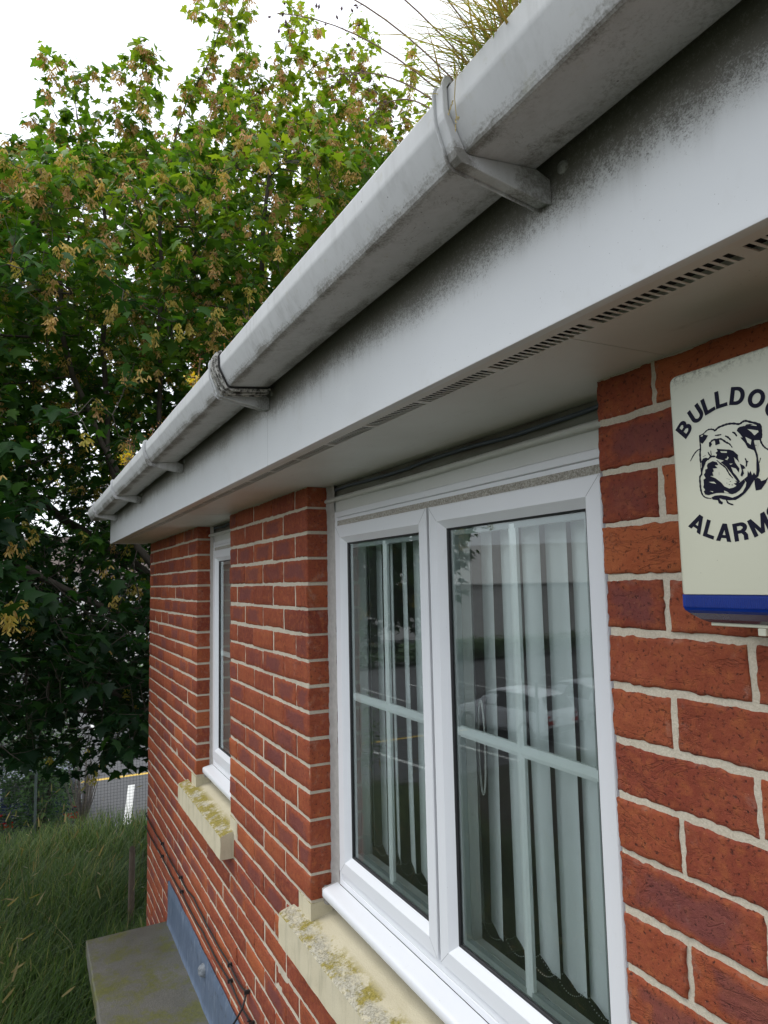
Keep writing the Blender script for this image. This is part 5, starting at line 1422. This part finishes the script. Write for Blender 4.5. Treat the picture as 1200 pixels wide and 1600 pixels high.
def alarm():
    X0, X1 = 1.4119, 1.5560; Z0, Z1 = -.0190, .2285; YF = -.0900
    t = empty('alarm_box', ((X0+X1)/2, 0, Z0-.04), 'cream alarm box with navy bulldog emblem and blue lens on the brick pier', 'alarm')
    # cover: softly rounded with a slight draft
    m = MB(); V = []; F = []; n = 6
    def ringp(ix, iz, r, y):
        P = []
        for (cx, cz, a0) in ((X1-ix-r, Z1-iz-r, 0), (X0+ix+r, Z1-iz-r, 90)):
            for k in range(n+1): a = R(a0+90*k/n); P.append((cx+r*math.cos(a), y, cz+r*math.sin(a)))
        rb = .0015
        P += [(X0+ix, y, Z0+rb), (X0+ix+rb, y, Z0), (X1-ix-rb, y, Z0), (X1-ix, y, Z0+rb)]
        return P
    rings = [ringp(-.0015, -.0015, .010, -.004), ringp(-.0005, -.0005, .010, -.06), ringp(0, 0, .010, -.0810), ringp(.0006, .0006, .0095, -.0852), ringp(.0022, .0022, .008, -.0884), ringp(.0048, .0048, .006, YF)]
    k = len(rings[0])
    for r_ in rings: V += r_
    for j in range(len(rings)-1):
        for i in range(k): F.append((j*k+i, j*k+(i+1) % k, (j+1)*k+(i+1) % k, (j+1)*k+i))
    F.append(tuple(range((len(rings)-1)*k, len(rings)*k)))
    m.add(V, F); m.build('cover', M['cream'], t, smooth='auto', angle=50)
    # blue strobe lens with fine vertical flutes
    m = MB(); xa, xb = X0+.0016, X1-.0016; yf = -.0885
    def rect(i, z, yy=None): return [(xa+i, yf+i, z), (xb-i, yf+i, z), (xb-i, -.006, z), (xa+i, -.006, z)]
    L = [rect(0, Z0-.0004), rect(0, Z0-.0135), rect(.0012, Z0-.0175), rect(.0040, Z0-.0205)]
    V = sum(L, []); F = [(0, 1, 2, 3)]
    for j in range(3):
        for i in range(4): F.append((j*4+i, j*4+4+i, j*4+4+(i+1) % 4, j*4+(i+1) % 4))
    F.append((15, 14, 13, 12)); m.add(V, F)
    x = xa+.004
    while x < xb-.004: m.prism([(x, yf+.0002), (x+.0009, yf-.0007), (x+.0018, yf+.0002)], Z0-.0145, Z0-.0030, axis='z'); x += .0023
    m.build('strobe_lens', M['blue'], t)
    m = MB(); L = [rect(.0041, Z0-.0206), rect(.0120, Z0-.0275), rect(.0180, Z0-.0310)]; V = sum(L, []); F = [(0, 1, 2, 3)]
    for j in range(2):
        for i in range(4): F.append((j*4+i, j*4+4+i, j*4+4+(i+1) % 4, j*4+(i+1) % 4))
    F.append((11, 10, 9, 8)); m.add(V, F); m.build('lens_base', M['purple'], t)
    m = MB(); m.box(xa+.018, xb-.018, -.068, -.0055, Z0-.0350, Z0-.0311); m.box(xa+.074, xa+.083, -.069, -.03, Z0-.043, Z0-.0351)
    m.build('back_plate', M['cream'], t, bevel=.001)
    # printed artwork: flat ink a fraction of a millimetre proud of the cover
    cx, cz = 1.4838, .1170
    em = MB()
    def poly(P, y, mi=0):
        q = [Vector((a*.001, b*.001, 0)) for a, b in P]; tr = tessellate_polygon([q])
        em.add([(cx+p.x, y, cz+p.y) for p in q], [tuple(f) for f in tr], mi)
    def stroke(P, w_, y):
        P = [Vector((a*.001, b*.001)) for a, b in P]
        # smooth the hand line
        if len(P) > 2:
            S = []
            for i in range(len(P)-1):
                p0, p1, p2, p3 = P[max(0, i-1)], P[i], P[i+1], P[min(len(P)-1, i+2)]
                for k_ in range(5):
                    u = k_/5; S.append(.5*((2*p1)+(p2-p0)*u+(2*p0-5*p1+4*p2-p3)*u*u+(3*p1-p0-3*p2+p3)*u**3))
            S.append(P[-1]); P = S
        n_ = len(P); h = w_*.0005; Lp = []; Rp = []
        for i in range(n_):
            d = (P[min(n_-1, i+1)]-P[max(0, i-1)]); d = d.normalized() if d.length > 0 else Vector((1, 0))
            tp = min(1, .45+2.2*min(i, n_-1-i)/max(1, n_-1)); nn = Vector((-d.y, d.x))*h*tp*(1+.18*math.sin(i*1.7))
            Lp.append(P[i]+nn); Rp.append(P[i]-nn)
        em.add([(cx+p.x, y, cz+p.y) for p in Lp+Rp], [(i, i+1, n_+i+1, n_+i) for i in range(n_-1)])
    for i, (P, w_) in enumerate(DOG_STROKES): stroke(P, w_, YF-.00020-.000002*i)
    for i, P in enumerate(DOG_DARK): poly(P, YF-.00030-.000004*i)
    for i, P in enumerate(DOG_LIGHT): poly(P, YF-.00042-.000004*i, 1)
    em.build('bulldog_emblem', [M['ink'], M['cream']], t)
    # bold grotesque capitals drawn as filled shapes: cap height 1, heavy stems
    def oval(cx_, cy_, rx_, ry_, a0, a1, t_, n_=16):
        o = [(cx_+rx_*math.cos(R(a0+(a1-a0)*k/n_)), cy_+ry_*math.sin(R(a0+(a1-a0)*k/n_))) for k in range(n_+1)]
        i_ = [(cx_+(rx_-t_)*math.cos(R(a0+(a1-a0)*k/n_)), cy_+(ry_-t_*.86)*math.sin(R(a0+(a1-a0)*k/n_))) for k in range(n_+1)]
        return [[o[k], o[k+1], i_[k+1], i_[k]] for k in range(n_)]
    def rc(x0, x1, y0, y1): return [[(x0, y0), (x1, y0), (x1, y1), (x0, y1)]]
    T = .25
    LET = {
     'B': (.80, rc(0, T, 0, 1)+rc(T, .48, 0, .19)+rc(T, .46, .42, .60)+rc(T, .46, .81, 1)+oval(.46, .30, .34, .30, -90, 90, T)+oval(.44, .715, .31, .285, -90, 90, T)),
     'U': (.84, rc(0, T, .36, 1)+rc(.59, .84, .36, 1)+oval(.42, .38, .42, .39, 180, 360, T)),
     'L': (.70, rc(0, T, 0, 1)+rc(T, .70, 0, .21)),
     'D': (.86, rc(0, T, 0, 1)+rc(T, .42, 0, .20)+rc(T, .42, .80, 1)+oval(.40, .5, .46, .5, -90, 90, T)),
     'O': (.96, oval(.48, .5, .48, .51, 0, 360, T, 30)),
     'G': (.94, oval(.48, .5, .48, .51, 38, 335, T, 26)+rc(.52, .93, .32, .50)+rc(.72, .93, .04, .32)),
     'A': (.92, [[(0, 0), (.26, 0), (.59, 1), (.33, 1)], [(.66, 0), (.92, 0), (.59, 1), (.36, 1)], [(.20, .18), (.74, .18), (.68, .36), (.26, .36)]]),
     'R': (.84, rc(0, T, 0, 1)+rc(T, .48, .40, .58)+rc(T, .48, .81, 1)+oval(.47, .705, .35, .295, -90, 90, T)+rc(.55, .80, 0, .30)+[[(.42, .44), (.55, .28), (.80, .28), (.72, .42), (.60, .50)]]),
     'M': (1.06, rc(0, .24, 0, 1)+rc(.82, 1.06, 0, 1)+[[(.24, 1), (.04, 1), (.42, 0), (.62, 0), (.53, .30)], [(.82, 1), (1.02, 1), (.64, 0), (.44, 0), (.53, .30)]]),
     'S': (.84, oval(.42, .72, .40, .29, 20, 262, .22)+oval(.42, .29, .42, .30, -160, 88, .22)),
    }
    def arc(word, angs, rad, ccy, up, cap, name):
        vs = MB(); e = 0
        for ch_, a in zip(word, angs):
            wd, polys = LET[ch_]; a_ = R(a)
            c0 = (cx+rad*math.cos(a_), ccy+rad*math.sin(a_)); rot = a_-math.pi/2 if up else a_+math.pi/2
            cr, sr = math.cos(rot), math.sin(rot)
            for P in polys:
                e += 1; Q = [((x-wd/2)*cap*1.10, (y-.5)*cap*1.04) for x, y in P]
                vs.add([(c0[0]+x*cr-y*sr, YF-.00025-e*.0000012, c0[1]+x*sr+y*cr) for x, y in Q], [tuple(range(len(Q)))])
        vs.build(name, M['ink'], t)
    arc('BULLDOG', [136, 119.5, 106.2, 93.3, 78, 60.5, 42.5], .0730, .1138, True, .0180, 'lettering')
    arc('ALARMS', [-124.5, -111.5, -98.5, -84.0, -67.5, -51.5], .0760, .1207, False, .0180, 'lettering')
alarm()
print('done build')
